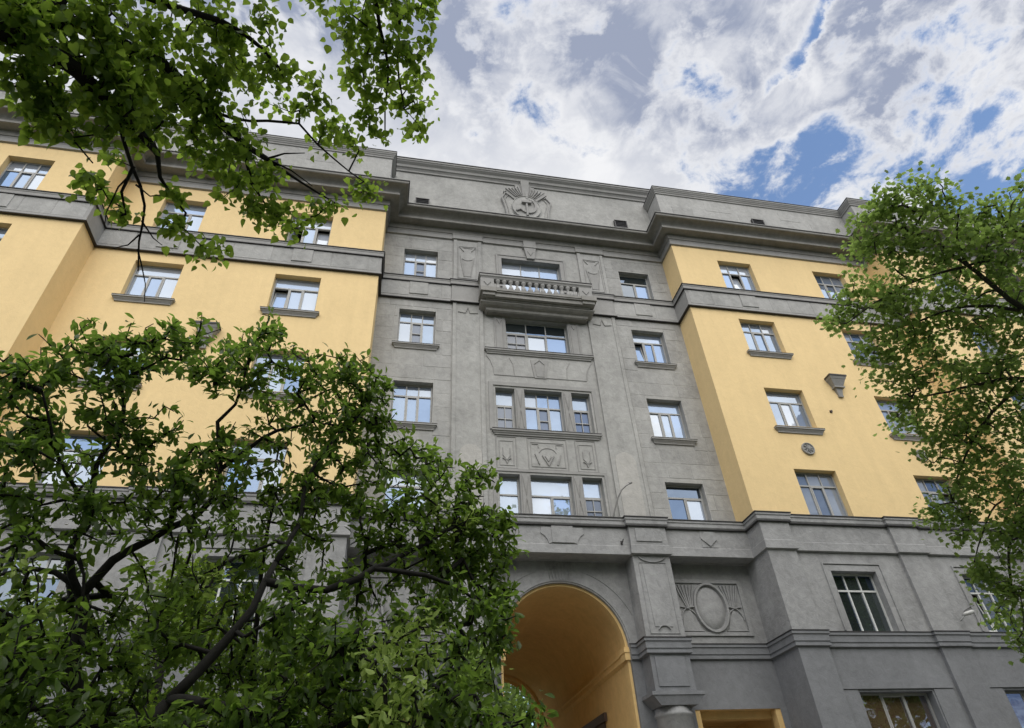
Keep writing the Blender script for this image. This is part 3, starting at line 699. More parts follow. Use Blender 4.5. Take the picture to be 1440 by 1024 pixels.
out_ = [(cxE+.06+.42*math.cos(R(t)), czE+.03+.50*math.sin(R(t))) for t in range(-148, 92, 12)]
inn = [(cxE+.02+.35*math.cos(R(t)), czE+.09+.44*math.sin(R(t))) for t in range(-146, 70, 12)]
for i in range(len(inn)-1):
    a, b, c_, d = inn[i], inn[i+1], out_[i+1], out_[i]; q.prism([a, d, c_, b], y_-.075, y_+.005)
q.prism([inn[-1], out_[-3] if len(out_) > len(inn) else out_[-1], out_[-1]], y_-.045, y_+.005)
q.ridge([(cxE-.30, czE-.24), (cxE-.48, czE-.36)], y_, .10, .09)
q.ridge([(cxE+.0, czE+.20), (cxE+.0, czE-.66)], y_, .12, .10)
q.box(cxE-.22, cxE+.22, y_-.13, y_, czE+.20, czE+.34)
obj('hammer_and_sickle', q, M['trim'], E_)

# ---- balcony
bal = obj('balcony', MB().box(-2.14, 2.14, C-.74, C, 18.42, 18.60).box(-2.20, 2.20, C-.80, C, 18.60, 18.66).box(-2.22, 2.22, C-.83, C, 18.66, 18.76)
          .box(-2.26, -1.66, C-.86, C-.2, 18.58, 18.79).box(1.66, 2.26, C-.86, C-.2, 18.58, 18.79).box(-2.18, -1.70, C-.79, C-.2, 18.44, 18.58).box(1.70, 2.18, C-.79, C-.2, 18.44, 18.58)
          .box(-2.02, 2.02, C-.60, C, 18.36, 18.42).box(-1.98, 1.98, C-.36, C, 18.20, 18.36).box(-1.93, 1.93, C-.28, C, 18.08, 18.20), M['cornice'], B)
q = MB().sweep([(-1.93, C), (-1.93, C-.26), (1.93, C-.26), (1.93, C)], [(.0, 18.36), (.30, 18.355), (.29, 18.30), (.20, 18.24), (.08, 18.20), (.06, 18.10), (0, 18.06)]); obj('corbel', q, M['cornice'], bal)
q = MB().box(-2.24, 2.24, C-.62, C-.40, 18.76, 18.86)
for s in (-1, 1): a, b = sorted((s*2.02, s*2.24)); q.box(a, b, C-.40, C, 18.76, 18.86)
obj('plinth', q, M['trim'], bal)
q = MB().sweep([(-2.13, C), (-2.13, C-.52), (2.13, C-.52), (2.13, C)], [(-.22, 19.71), (.10, 19.71), (.12, 19.69), (.12, 19.62), (.08, 19.58), (.05, 19.52), (-.18, 19.50), (-.22, 19.6)]); obj('handrail', q, M['trim'], bal)
obj('handrail_flashing', MB().sweep([(-2.13, C), (-2.13, C-.52), (2.13, C-.52), (2.13, C)], [(-.2, 19.745), (.14, 19.735), (.14, 19.712), (-.2, 19.715)]), M['flash'], bal)
for s in (-1, 1):
    q = MB(); a, b = sorted((s*1.70, s*2.22)); q.box(a, b, C-.605, C-.37, 18.861, 19.50); m_ = (a+b)/2
    q.ridge([(m_-.13, 19.30), (m_, 19.12), (m_+.13, 19.30)], C-.605, .035, .03); q.prism([(s*1.70, 18.90), (s*1.60, 18.92), (s*1.66, 19.2), (s*1.70, 19.3)][::-s], C-.58, C-.40)
    a, b = sorted((s*2.0, s*2.22)); q.box(a, b, C-.37, C-.001, 18.861, 19.50)
    obj('pier', q, M['trim'], bal)
bp_ = [(.0, .0), (.095, 0), (.095, .05), (.05, .07), (.075, .12), (.105, .20), (.10, .27), (.06, .37), (.04, .44), (.055, .50), (.085, .56), (.10, .60), (.10, .64), (0, .64)]
bme = MB().lathe(0, 0, bp_, 12).mesh('baluster', M['trim'], True)
for i in range(13):
    o = bpy.data.objects.new('baluster', bme); COL.objects.link(o); o.parent = bal; o.location = Vector((-1.53+i*.255, C-.49, 18.862))-worg(bal)

# ---- belt entablature over the base
hb = [(2.06, C-.45), (2.06, C-.58), (3.22, C-.58), (3.22, C-.45), (MX, C-.45), (MX, Mi-.18), (6.95, Mi-.18), (6.95, Mi-.05), (10.43, Mi-.05), (10.43, Mi-.15), (11.44, Mi-.15), (11.44, Mi-.05), (OX, Mi-.05), (OX, O-.18), (16.32, O-.18), (16.32, O-.05), (FX, O-.05)]
hb = [(x-(.03 if x in (MX, OX) else 0), y) for x, y in hb]
belt = mirror(hb)
ez = [(-.04, 9.76), (.10, 9.72), (.10, 9.655), (.075, 9.64), (.075, 9.53), (.055, 9.50), (.02, 9.47), (0, 9.46), (0, 8.90), (.02, 8.88), (.02, 8.74), (.045, 8.73), (.045, 8.62), (.0, 8.60), (-.04, 8.60)]
obj('entablature', MB().sweep(belt, ez), M['base'], B)
q = MB().box(-MX+.003, MX-.003, C-.445, CB+.001, 8.612, 9.71)
for s in (-1, 1):
    a, b = sorted((s*2.064, s*3.216)); q.box(a, b, C-.575, C-.44, 8.616, 9.70)
    a, b = sorted((s*(MX+.003), s*OX)); q.box(a, b, Mi-.045, Mi+.001, 8.61, 9.71); a, b = sorted((s*(OX+.003), s*FX)); q.box(a, b, O-.045, O+.001, 8.61, 9.71)
obj('entablature_core', q, M['base'], B)
obj('belt_flashing_and_shadow_line', MB().sweep(belt, [(-.2, 9.80), (.125, 9.752), (.125, 9.726), (-.2, 9.77)]).sweep(belt, [(.0, 9.478), (.07, 9.478), (.07, 9.458), (.0, 9.458)]), M['flash'], B)  # second strip draws the shadow below the lip as a dark line
# lower string course at the springing of the arch
hs_ = [(AR+.002, CB), (2.06, CB), (2.06, C-.5), (3.22, C-.5), (3.22, CB), (MX-.01, CB), (MX-.01, Mi-.14), (6.93, Mi-.14), (6.93, Mi), (10.45, Mi), (10.45, Mi-.10), (11.42, Mi-.10), (11.42, Mi), (OX-.01, Mi), (OX-.01, O-.14), (16.3, O-.14), (16.3, O), (FX, O)]
sz = [(-.02, 6.32), (.10, 6.29), (.10, 6.22), (.07, 6.20), (.07, 6.04), (.045, 6.02), (.045, 5.985), (.07, 5.975), (.07, 5.92), (-.02, 5.90)]
sf = [(-.02, 6.345), (.115, 6.318), (.115, 6.296), (-.02, 6.322)]
for g_ in (hs_, [(-x, y) for x, y in reversed(hs_)]):
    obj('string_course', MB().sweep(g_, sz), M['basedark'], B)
    obj('course_flashing', MB().sweep(g_, sf), M['flash'], B)
# portal piers, pedestals, columns
for s in (-1, 1):
    a, b = sorted((s*2.07, s*3.21)); m_ = (a+b)/2
    q = MB().box(a, b, C-.5, CB+.002, 6.30, 8.62)
    q.ridge([(m_-.42, 6.42), (m_-.42, 8.38), (m_+.42, 8.38), (m_+.42, 6.42)], C-.5, .03, .02, True)
    P_ = obj('portal_pier', q, M['base'], B)
    q = MB().prism([(m_-.26, 6.60), (m_+.26, 6.60), (m_+.33, 8.34), (m_-.33, 8.34)], C-.518, C-.499); q.ridge(arc(m_, 8.62, .42, .22, 200, 340, 10), C-.515, .035, .03)
    q.ridge(arc(m_, 6.50, .17, .13, 10, 170, 8), C-.515, .035, .03); obj('pier_relief', q, M['base'], P_)
    q = MB().box(a+.01, b-.01, C-.49, CB+.003, 4.99, 5.92)
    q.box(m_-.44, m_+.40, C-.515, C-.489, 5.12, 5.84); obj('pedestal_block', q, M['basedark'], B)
    q = MB().box(a-.15, b+.15, C-.64, CB, 4.90, 4.985)
    n_ = len(q.v); t0, t1 = (a-.13, b+.13, C-.62, CB), (m_-.50, m_+.50, C-.56, CB-.02)
    q.v += [(t0[0], t0[2], 4.90), (t0[1], t0[2], 4.90), (t0[1], t0[3], 4.90), (t0[0], t0[3], 4.90), (t1[0], t1[2], 4.68), (t1[1], t1[2], 4.68), (t1[1], t1[3], 4.68), (t1[0], t1[3], 4.68)]
    for f_ in ((0, 1, 5, 4), (1, 2, 6, 5), (2, 3, 7, 6), (3, 0, 4, 7), (4, 5, 6, 7)): q.f.append(tuple(n_+i for i in f_))
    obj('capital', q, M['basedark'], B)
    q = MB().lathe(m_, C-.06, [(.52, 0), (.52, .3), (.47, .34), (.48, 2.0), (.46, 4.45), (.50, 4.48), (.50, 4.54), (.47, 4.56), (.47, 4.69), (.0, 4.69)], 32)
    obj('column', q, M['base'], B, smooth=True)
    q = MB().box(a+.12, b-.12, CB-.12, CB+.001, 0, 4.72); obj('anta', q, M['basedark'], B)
    # relief panel with an oval medallion and sheaves
    x0, x1, z0, z1 = sorted((s*3.46, s*5.50))+[6.64, 8.04]; mx_ = (x0+x1)/2
    q = MB()
    q.box(x0-.12, x1+.12, CB-.05, CB, z1, z1+.10).box(x0-.12, x0, CB-.049, CB, z0-.10, z1-.001).box(x1, x1+.12, CB-.049, CB, z0-.10, z1-.001).box(x0, x1, CB-.048, CB, z0-.10, z0)
    P_ = obj('medallion_panel', q, M['base'], B)
    q = MB().ridge([(mx_+.50*math.cos(R(t)), 7.33+.68*math.sin(R(t))) for t in range(0, 360, 12)], CB, .10, .10, True); obj('oval_frame', q, M['base'], P_, smooth=False)
    q = MB(); pr2 = [(.44, 0), (.40, .05), (.28, .085), (.12, .10), (.0, .105)]
    n_ = len(q.v); sg = 28
    for i in range(sg):
        for r_, h_ in pr2: q.v.append((mx_+r_*math.cos(2*PI*i/sg), CB-h_, 7.33+r_*1.38*math.sin(2*PI*i/sg)))
    for i in range(sg):
        for j in range(len(pr2)-1): i2 = (i+1) % sg; q.f.append((n_+i*5+j, n_+i2*5+j, n_+i2*5+j+1, n_+i*5+j+1))
    obj('oval_boss', q, M['base'], P_, smooth=True)
    for e in (-1, 1):
        q = MB(); bx_ = mx_+e*.60
        for j, tx in enumerate((-.30, -.18, -.06, .07, .19, .31)):
            xt = mx_+e*.72+tx*.95
            xt = min(max(xt, x0+.05), x1-.05)
            q.ridge([(bx_+e*.06+tx*.25, 7.32), (bx_+e*.1+tx*.6, 7.7), (xt, 7.98)], CB, .06, .045+.012*(j % 2), taper=False)
        q.ridge([(mx_+e*.47, 7.36), (mx_+e*.62, 7.34), (mx_+e*.76, 7.30)], CB, .05, .07)
        q.ridge(arc(mx_+e*.98, 6.95, .52, .40, 90-e*0, 90+e*88, 8), CB, .04, .05).ridge(arc(mx_+e*.60, 6.90, .38, .46, 90, 90-e*80, 8), CB, .04, .05)
        q.prism(sorted([(mx_+e*.40, 6.68), (mx_+e*.98, 6.68), (mx_+e*.93, 7.05), (mx_+e*.68, 7.26), (mx_+e*.52, 7.0)], key=lambda v: math.atan2(v[1]-6.9, v[0]-(mx_+e*.7))), CB-.035, CB)
        q.ridge([(mx_+e*.36, 6.67), (mx_+e*1.0, 6.68)], CB, .04, .05)
        obj('sheaf', q, M['base'], P_)
# archivolt
q = MB()
q.ridge(arc(0, AZ, AR+.06, AR+.06, 0, 180, 40), CB, .07, .03)
for e in (0, 180): q.ridge(arc(0, AZ, AR+.42, AR+.42, e+(24 if e == 0 else -24), e+(72 if e == 0 else -72), 14), CB, .03, .02)
for x in (-.36, -.24, -.12, 0, .12, .24, .36): q.ridge([(x*.72, AZ+math.sqrt((AR+.05)**2-(x*.72)**2)), (x, 8.58)], CB, .05, .03)
obj('archivolt', q, M['base'], B)
# belt cartouches
YB = C-.45
q = MB().prism([(-.29, 8.93), (.36, 8.93), (.36, 9.44), (-.29, 9.44)], YB-.05, YB)
for e, x_ in ((-1, -.29), (1, .36)):
    q.prism([(x_, 9.40), (x_+e*.30, 9.40), (x_+e*.33, 9.22), (x_+e*.22, 9.14), (x_+e*.13, 9.02), (x_+e*.10, 8.90), (x_, 8.93)][::(-1 if e > 0 else 1)], YB-.03, YB)
obj('cartouche', q, M['base'], B)
for s in (-1, 1):
    q = MB().box(s*4.63-.26, s*4.63+.26, YB-.015, YB, 8.92, 9.43); m_ = s*4.63
    q.prism([(m_-.26, 9.18), (m_, 8.95), (m_+.26, 9.18), (m_+.13, 9.40), (m_-.13, 9.40)], YB-.05, YB-.014)
    obj('cartouche', q, M['base'], B)
    q = MB().box(s*2.64-.40, s*2.64+.40, C-.61, C-.579, 9.0, 9.40); obj('cartouche', q, M['base'], B)
# frames and lintels in the base
for s in (-1, 1):
    for a, b, y in ((AI-.02, AO-.06, Mi), (BI-.05, BO-.1, Mi), (17.2, 18.7, O), (21.9, 23.4, O)):
        xa, xb = sorted((s*a, s*b))
        q = frame_rect(xa, xb, 6.33, 8.05, .17, .02, y); q.ridge([(xa-.21, 6.36), (xa-.21, 8.27), (xb+.21, 8.27), (xb+.21, 6.36)], y, .06, .045)
        obj('window_surround', q, M['base'], B)
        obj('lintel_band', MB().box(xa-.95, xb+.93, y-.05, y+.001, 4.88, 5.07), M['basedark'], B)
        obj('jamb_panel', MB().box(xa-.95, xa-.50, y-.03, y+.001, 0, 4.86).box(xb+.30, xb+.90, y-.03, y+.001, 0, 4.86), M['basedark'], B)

# ---- things fixed to the facade
def rosette(x, z, label):
    t = thing('rosette', label, 'rosette', (x, Mi, z), 'round rosettes on the yellow wall')
    m1 = MB(); n_ = 20
    m1.prism([(x+.23*math.cos(2*PI*i/n_), z+.23*math.sin(2*PI*i/n_)) for i in range(n_)], Mi-.04, Mi)
    m1.ridge([(x+.21*math.cos(2*PI*i/n_), z+.21*math.sin(2*PI*i/n_)) for i in range(n_)], Mi-.04, .05, .03, True); obj('disc', m1, M['trim'], t)
    for i in range(8):
        a = 2*PI*i/8; m2 = MB().ridge([(x+.05*math.cos(a), z+.05*math.sin(a)), (x+.10*math.cos(a), z+.10*math.sin(a)), (x+.17*math.cos(a+.25), z+.17*math.sin(a+.25))], Mi-.04, .06, .035, taper=True); obj('petal', m2, M['trim'], t)
    obj('boss', MB().prism([(x+.04*math.cos(2*PI*i/8), z+.04*math.sin(2*PI*i/8)) for i in range(8)], Mi-.09, Mi-.03), M['trim'], t)
rosette(8.76, 12.25, 'round grey rosette on yellow wall below the left window column right of the grey bay')
rosette(13.17, 12.25, 'round grey rosette on yellow wall half behind the right-hand tree')
def corbel(x, label):
    t = thing('wall_bracket', label, 'wall bracket', (x, Mi, 14.8), 'tapered wall brackets')
    def tap(z0, z1, w0, w1, d0, d1, nm, mt='trim'):
        q = MB(); q.v += [(x-w0, Mi-d0, z0), (x+w0, Mi-d0, z0), (x+w0, Mi, z0), (x-w0, Mi, z0), (x-w1, Mi-d1, z1), (x+w1, Mi-d1, z1), (x+w1, Mi, z1), (x-w1, Mi, z1)]
        q.f += [(0, 3, 2, 1), (4, 5, 6, 7), (0, 1, 5, 4), (1, 2, 6, 5), (2, 3, 7, 6), (3, 0, 4, 7)]; return obj(nm, q, M[mt], t)
    tap(15.36, 15.42, .36, .36, .34, .34, 'cap', 'flash'); tap(15.26, 15.36, .31, .34, .28, .32, 'abacus'); tap(14.98, 15.26, .17, .30, .15, .27, 'bracket_body'); tap(14.93, 14.98, .21, .21, .19, .19, 'collar')
    tap(14.62, 14.93, .08, .14, .06, .12, 'drop'); tap(14.57, 14.62, .09, .10, .07, .08, 'tip')
corbel(10.98, 'small grey tapered bracket on the yellow wall right of the grey bay')
corbel(-11.0, 'small grey tapered bracket on yellow wall just above the broad-leaved tree')
t = thing('wall_lamp', 'small pale lamp on the grey base pier left of the tree-covered window', 'lamp', (11.5, Mi-.1, 6.72))
obj('arm', MB().tube([(11.50, Mi-.10, 6.62), (11.50, Mi-.22, 6.66), (11.54, Mi-.30, 6.74)], [.02, .018, .018]), M['lamp'], t)
obj('lamp_head', MB().tube([(11.50, Mi-.28, 6.73), (11.56, Mi-.31, 6.75), (11.66, Mi-.34, 6.77), (11.78, Mi-.37, 6.80), (11.82, Mi-.38, 6.81)], [.03, .055, .06, .055, .02], 10), M['lamp'], t, smooth=True)
obj('cable', MB().tube([(11.60, Mi-.12, 6.75), (11.9, Mi-.02, 6.95), (12.3, Mi-.02, 7.1)], [.008, .008, .008], 5), M['flash'], t)
t = thing('flag_holder_pipe', 'thin bent grey pipe leaning out beside the lowest centre window', 'pipe', (1.86, C, 9.78))
obj('pipe', MB().tube([(1.80, C-.04, 9.78), (1.86, C-.16, 10.1), (1.98, C-.34, 10.5), (2.10, C-.46, 10.72), (2.24, C-.52, 10.84), (2.38, C-.54, 10.93)], [.026]*6, 8), M['trim'], t, smooth=True)
obj('end_cap', MB().tube([(2.36, C-.54, 10.92), (2.44, C-.545, 10.96)], [.04, .04], 8), M['trim'], t)
t = thing('hook', 'tiny dark hook on the grey belt left of the portal pier', 'hook', (1.82, C-.47, 8.97))
obj('shank', MB().tube([(1.82, C-.45, 8.97), (1.82, C-.56, 8.98), (1.835, C-.60, 9.05)], [.018, .016, .014], 6), M['flash'], t)
obj('plate', MB().box(1.79, 1.85, C-.47, C-.45, 8.92, 9.04), M['flash'], t)
for x, z, lb in ((10.3, 13.9, 'tiny rusty anchor in the yellow wall below the grey bracket'), (12.1, 10.1, 'tiny rusty anchor low on the yellow wall just above the grey belt')):
    t = thing('wall_anchor', lb, 'anchor', (x, Mi, z)); obj('bolt', MB().lathe(0, 0, [(.0, 0), (.045, 0), (.045, .03), (.0, .03)], 8).mesh('bolt', M['brown']), None, t, loc=(x, Mi-.03, z)).rotation_euler = (R(90), 0, 0)
    obj('washer', MB().box(x-.05, x+.05, Mi-.008, Mi+.002, z-.05, z+.05), M['brown'], t)

# ------------------------------------------------------------------ ground
g = MB().poly([(-400, -400, 0), (400, -400, 0), (400, 400, 0), (-400, 400, 0)]); obj('ground', g, M['soil'], kind='structure')
g = MB().poly([(-60, -10, .004), (60, -10, .004), (60, -2.5, .004), (-60, -2.5, .004)]); obj('road', g, M['asphalt'], kind='structure')
g = MB().box(-60, 60, -2.5, -2.35, -.02, .12).box(-60, 60, -10.15, -10, -.02, .12); obj('kerb', g, M['paving'], kind='structure')
g = MB().box(-60, 60, -2.35, 1.2, -.02, .115).box(-60, 60, 13.6, C+.1, -.02, .112).box(-1.8, 1.8, C+.1, CB+TL+4, -.02, .110).box(-1.8, 1.8, 1.2, 13.6, -.02, .108); obj('pavement', g, M['paving'], kind='structure')
# block across the street (seen only mirrored in the windows)
OB = thing('house_opposite', 'ochre house with white windows across the street', 'building', (0, -34, 0))
g = MB(); hs = [(x-.7, x+.7, z, z+1.7) for x in range(-38, 40, 4) for z in (1.6, 4.9, 8.2)]
xs = MB()
for a in (0,):
    q = wall(MB(), 34, -42, 42, 0, 12, [(h[0], h[1], h[2], h[3]) for h in hs], .25); q.v = [(-x, -y, z) for x, y, z in q.v]
obj('wall', q, M['ochre'], OB); obj('roof', MB().box(-43, 43, -46, -33.4, 12, 12.4), M['roof'], OB)
obj('side_wall', MB().box(-42, 42, -46, -45.8, 0, 12), M['ochre'], OB)
pw = MB().box(-.7, .7, -.02, .02, 0, 1.7).mesh('window', M['glassd'])
for h in hs:
    o = bpy.data.objects.new('window', pw); COL.objects.link(o); o.parent = OB; o.location = Vector(((h[0]+h[1])/2, -34.2, h[2]))-OB.location

# ------------------------------------------------------------------ trees
def leaf_shape(kind):
    if kind == 'mag':   # obovate, folded along the midrib, curved down
        rows = [(0, .0), (.12, .06), (.38, .17), (.64, .215), (.86, .13), (1, .0)]
    elif kind == 'lin': # heart-shaped
        rows = [(0, .0), (-.06, .24), (.10, .42), (.38, .46), (.68, .28), (1.05, .0)]
        rows[0] = (.02, 0)
    elif kind == 'map':
        P_ = [(0, 0), (-.02, .30), (.12, .28), (.28, .58), (.42, .36), (.66, .42), (.66, .20), (1, 0)]
        v = [(x, y, -.10*abs(y)) for x, y in P_]+[(x, -y, -.10*abs(y)) for x, y in P_[1:-1]]
        n = len(P_); left = list(range(n)); right = [0]+list(range(n, n+n-2))+[n-1]
        return np.array(v), [tuple(left), tuple(reversed(right))]
    v = []; f = []; cz_ = .22
    mid = [(x, 0, -cz_*x*x) for x, y in rows]; n = len(rows)
    v += mid; L1 = []; R1 = []
    for x, y in rows[1:-1]: L1.append(len(v)); v.append((x, y, -cz_*x*x+.28*y)); 
    for x, y in rows[1:-1]: R1.append(len(v)); v.append((x, -y, -cz_*x*x+.28*y))
    mi = list(range(n))
    f.append((mi[0], mi[1], L1[0])); f.append((mi[0], R1[0], mi[1]))
    for i in range(n-3):
        f.append((mi[i+1], mi[i+2], L1[i+1], L1[i])); f.append((mi[i+2], mi[i+1], R1[i], R1[i+1]))
    f.append((mi[-2], mi[-1], L1[-1])); f.append((mi[-1], mi[-2], R1[-1]))
    return np.array(v), f
def rot_from(dirs, ups):
    x = dirs/np.linalg.norm(dirs, axis=1)[:, None]; z = ups-(ups*x).sum(1)[:, None]*x; z /= np.linalg.norm(z, axis=1)[:, None]+1e-9
    y = np.cross(z, x); return np.stack([x, y, z], 2)
def leaf_mesh(name, kind, pos, mats3, size, tint, m):
    V, F = leaf_shape(kind); n = len(pos); nv = len(V)
    verts = np.einsum('nij,vj->nvi', mats3, V)*size[:, None, None]+pos[:, None, :]
    lt = [len(f) for f in F]; idx = np.concatenate([np.array(f) for f in F])
    me = bpy.data.meshes.new(name); me.vertices.add(n*nv); me.vertices.foreach_set('co', verts.reshape(-1).astype(np.float32))
    li = (idx[None, :]+(np.arange(n)*nv)[:, None]).reshape(-1); me.loops.add(len(li)); me.loops.foreach_set('vertex_index', li.astype(np.int32))
    tot = np.tile(np.array(lt), n); st = np.concatenate([[0], np.cumsum(tot)[:-1]])
    me.polygons.add(len(tot)); me.polygons.foreach_set('loop_start', st.astype(np.int32)); me.polygons.foreach_set('loop_total', tot.astype(np.int32))
    at_ = me.attributes.new('tint', 'FLOAT', 'POINT'); at_.data.foreach_set('value', np.repeat(tint, nv).astype(np.float32))
    me.materials.append(m); me.update(calc_edges=True); return me

def grow_tree(t, limbs, clusters, seed, bark, leafm, kind, size, per, spread, young=None, droop=.3, n_parts=0, step=.16, tipr=.004, bare=0.):
    rg = np.random.default_rng(seed); org = np.array(t.location)
    nodes = []; par = []; rmin = []
    def addn(p, q, r_): nodes.append(np.array(p, float)); par.append(q); rmin.append(r_); return len(nodes)-1
    limb_objs = []
    for li, ((r0, r1), pts) in enumerate(limbs):
        P_ = [np.array(p) for p in pts]
        ds = [0]+list(np.cumsum([np.linalg.norm(b-a) for a, b in zip(P_, P_[1:])])); tot = ds[-1]
        if li: a = np.array(nodes); prev = int(np.argmin(((a-P_[0])**2).sum(1)))
        else: prev = -1
        path = []; rr = []
        for i in range(len(P_)-1):
            m0 = P_[i-1] if i else P_[i]; m3 = P_[i+2] if i+2 < len(P_) else P_[i+1]
            k = max(1, int((ds[i+1]-ds[i])/(step*.8)))
            for j in range(k+(1 if i == len(P_)-2 else 0)):
                u = j/k; p = .5*((2*P_[i])+(-m0+P_[i+1])*u+(2*m0-5*P_[i]+4*P_[i+1]-m3)*u*u+(-m0+3*P_[i]-3*P_[i+1]+m3)*u**3)
                rad = r0+(r1-r0)*(ds[i]+(ds[i+1]-ds[i])*u)/tot
                p = p+rg.normal(0, min(rad*.28, .014), 3)*(1 if path else 0)
                path.append(p); rr.append(rad*(1+rg.uniform(-.07, .07)))
                prev = addn(p, prev, rad)
        q = MB().tube([tuple(p) for p in path], rr, 10 if r0 > .05 else 7)
        limb_objs.append(obj('trunk' if li == 0 else 'limb', q, bark, t, smooth=True))
    nl = len(nodes)
    # attractors
    A = []; K = []
    for ci, (x, y, z, r_, n) in enumerate(clusters):
        for i in range(n):
            d = rg.normal(size=3); d /= np.linalg.norm(d); A.append(np.array((x, y, z))+d*r_*(rg.random()**.45)*np.array((1, 1, .9))); K.append(0)
    if young:
        for (x, y, z, r_, n) in young:
            for i in range(n):
                d = rg.normal(size=3); d /= np.linalg.norm(d); A.append(np.array((x, y, z))+d*r_*(rg.random()**.45)); K.append(1)
    A = np.array(A); K = np.array(K)
    cap = nl+len(A)*14+10; NP = np.zeros((cap, 3)); NP[:nl] = np.array(nodes); cnt = nl; PR = list(par)
    dist = np.sqrt(((A[:, None, :]-NP[None, :nl:3, :])**2).sum(2)).min(1); order = np.argsort(dist); tips = []
    for ai in order:
        a = A[ai]; dd = ((NP[:cnt]-a)**2).sum(1); j = int(np.argmin(dd)); L0 = math.sqrt(dd[j])
        k = int(min(12, max(1, L0/step))); p0 = NP[j].copy(); bend = rg.normal(0, .10*L0, 3); bend[2] += .10*L0; prev = j
        for i in range(1, k+1):
            u = i/k; p = p0+(a-p0)*u+bend*4*u*(1-u)*.5+rg.normal(0, .012, 3)*(u < 1); NP[cnt] = p; PR.append(prev); prev = cnt; cnt += 1
        tips.append((prev, ai))
    load = np.zeros(cnt)
    for i, _ in tips: load[i] += 1
    for i in range(cnt-1, nl-1, -1): load[PR[i]] += load[i]
    rad = np.minimum(tipr*np.maximum(load, 1)**.42, .03)
    q = MB(); V = []; F = []
    c3 = [(math.cos(2*PI*j/4), math.sin(2*PI*j/4)) for j in range(4)]
    for i in range(nl, cnt):
        p, c = NP[PR[i]], NP[i]; d = c-p; l_ = np.linalg.norm(d)
        if l_ < 1e-5: continue
        d = d/l_; a = np.cross(d, (0, 0, 1.)) if abs(d[2]) < .9 else np.cross(d, (1., 0, 0)); a /= np.linalg.norm(a); b = np.cross(d, a)
        r1_ = rad[i]; r0_ = rad[PR[i]] if PR[i] >= nl else rad[i]*1.25; n0 = len(V)
        for cc, ss in c3: V.append(p+(a*cc+b*ss)*r0_)
        for cc, ss in c3: V.append(c+(a*cc+b*ss)*r1_)
        for j in range(4): F.append((n0+j, n0+(j+1) % 4, n0+4+(j+1) % 4, n0+4+j))
    me = bpy.data.meshes.new('twigs'); me.from_pydata([tuple(v-org) for v in V], [], F); me.materials.append(bark); me.polygons.foreach_set('use_smooth', [True]*len(F))
    o = bpy.data.objects.new('twigs', me); COL.objects.link(o); o.parent = t; o['kind'] = 'stuff'
    # leaves
    pos = []; dr = []; upv = []; sz = []; tn = []; yg = []
    for ni, ai in tips:
        c = NP[ni]; pd = c-NP[PR[ni]]; pd = pd/(np.linalg.norm(pd)+1e-9); n = int(rg.integers(per[0], per[1]+1)) if (rg.random() > bare or K[ai]) else 0; shade = rg.normal(0, .12)
        for j in range(n):
            if kind == 'mag':
                a = rg.normal(size=3); a -= pd*a.dot(pd); a /= np.linalg.norm(a)+1e-9; d = pd*rg.uniform(.1, 1.1)+a+np.array((0, 0, rg.uniform(-.5, .35))); base = c-pd*rg.uniform(0, .26)+rg.normal(0, .028, 3)
                u = np.array((0, 0, 1.))+rg.normal(0, .45, 3)
            else:
                off = rg.normal(0, spread, 3); base = c+off*np.array((1, 1, .75)); d = rg.normal(size=3)*np.array((1, 1, .6))+np.array((0, 0, -droop)); u = np.array((0, 0, 1.))+rg.normal(0, .55, 3)
            pos.append(base); dr.append(d/np.linalg.norm(d)); upv.append(u); sz.append(size*rg.uniform(.62, 1.15)*(.8 if K[ai] and kind == 'mag' else 1)); tn.append(min(1, max(0, .42+shade+rg.normal(0, .2)))); yg.append(K[ai])
    pos = np.array(pos); RM = rot_from(np.array(dr), np.array(upv)); sz = np.array(sz); tn = np.array(tn); yg = np.array(yg)
    parts = np.zeros(len(pos), bool)
    if n_parts:
        v = pos-np.array(CAM); dep = v@np.array(fw); sx = v@np.array(r2)/dep; sy = v@np.array(u2)/dep
        ok = (dep > 0) & (abs(sx) < .78) & (abs(sy) < .55); key = np.where(ok, np.linalg.norm(v, axis=1), 1e9)-yg*.0
        parts[np.argsort(key)[:n_parts]] = True
        lib = {}
        for yv in (0, 1):
            for q_ in range(6):
                lib[(yv, q_)] = leaf_mesh('leaf', kind, np.zeros((1, 3)), np.eye(3)[None], np.array([1.]), np.array([.12+.14*q_]), young_m if yv else leafm)
        for i in np.nonzero(parts)[0]:
            o = bpy.data.objects.new('leaf', lib[(int(yg[i]), int(min(5, max(0, (tn[i]-.05)/.15))))]); COL.objects.link(o); o.parent = t
            m4 = Matrix([[*(RM[i, r_]*sz[i]), pos[i, r_]-org[r_]] for r_ in range(3)]+[[0, 0, 0, 1]]); o.matrix_local = m4
    for yv, mm_, lb in ((0, leafm, None), (1, young_m, 'pale young leaves')):
        s_ = (~parts) & (yg == yv)
        if s_.any():
            me = leaf_mesh('foliage', kind, pos[s_]-org, RM[s_], sz[s_], tn[s_], mm_); o = bpy.data.objects.new('foliage', me); COL.objects.link(o); o.parent = t; o['kind'] = 'stuff'
            if lb: o['label'] = lb
    return len(pos)
young_m = M['leaf_young']
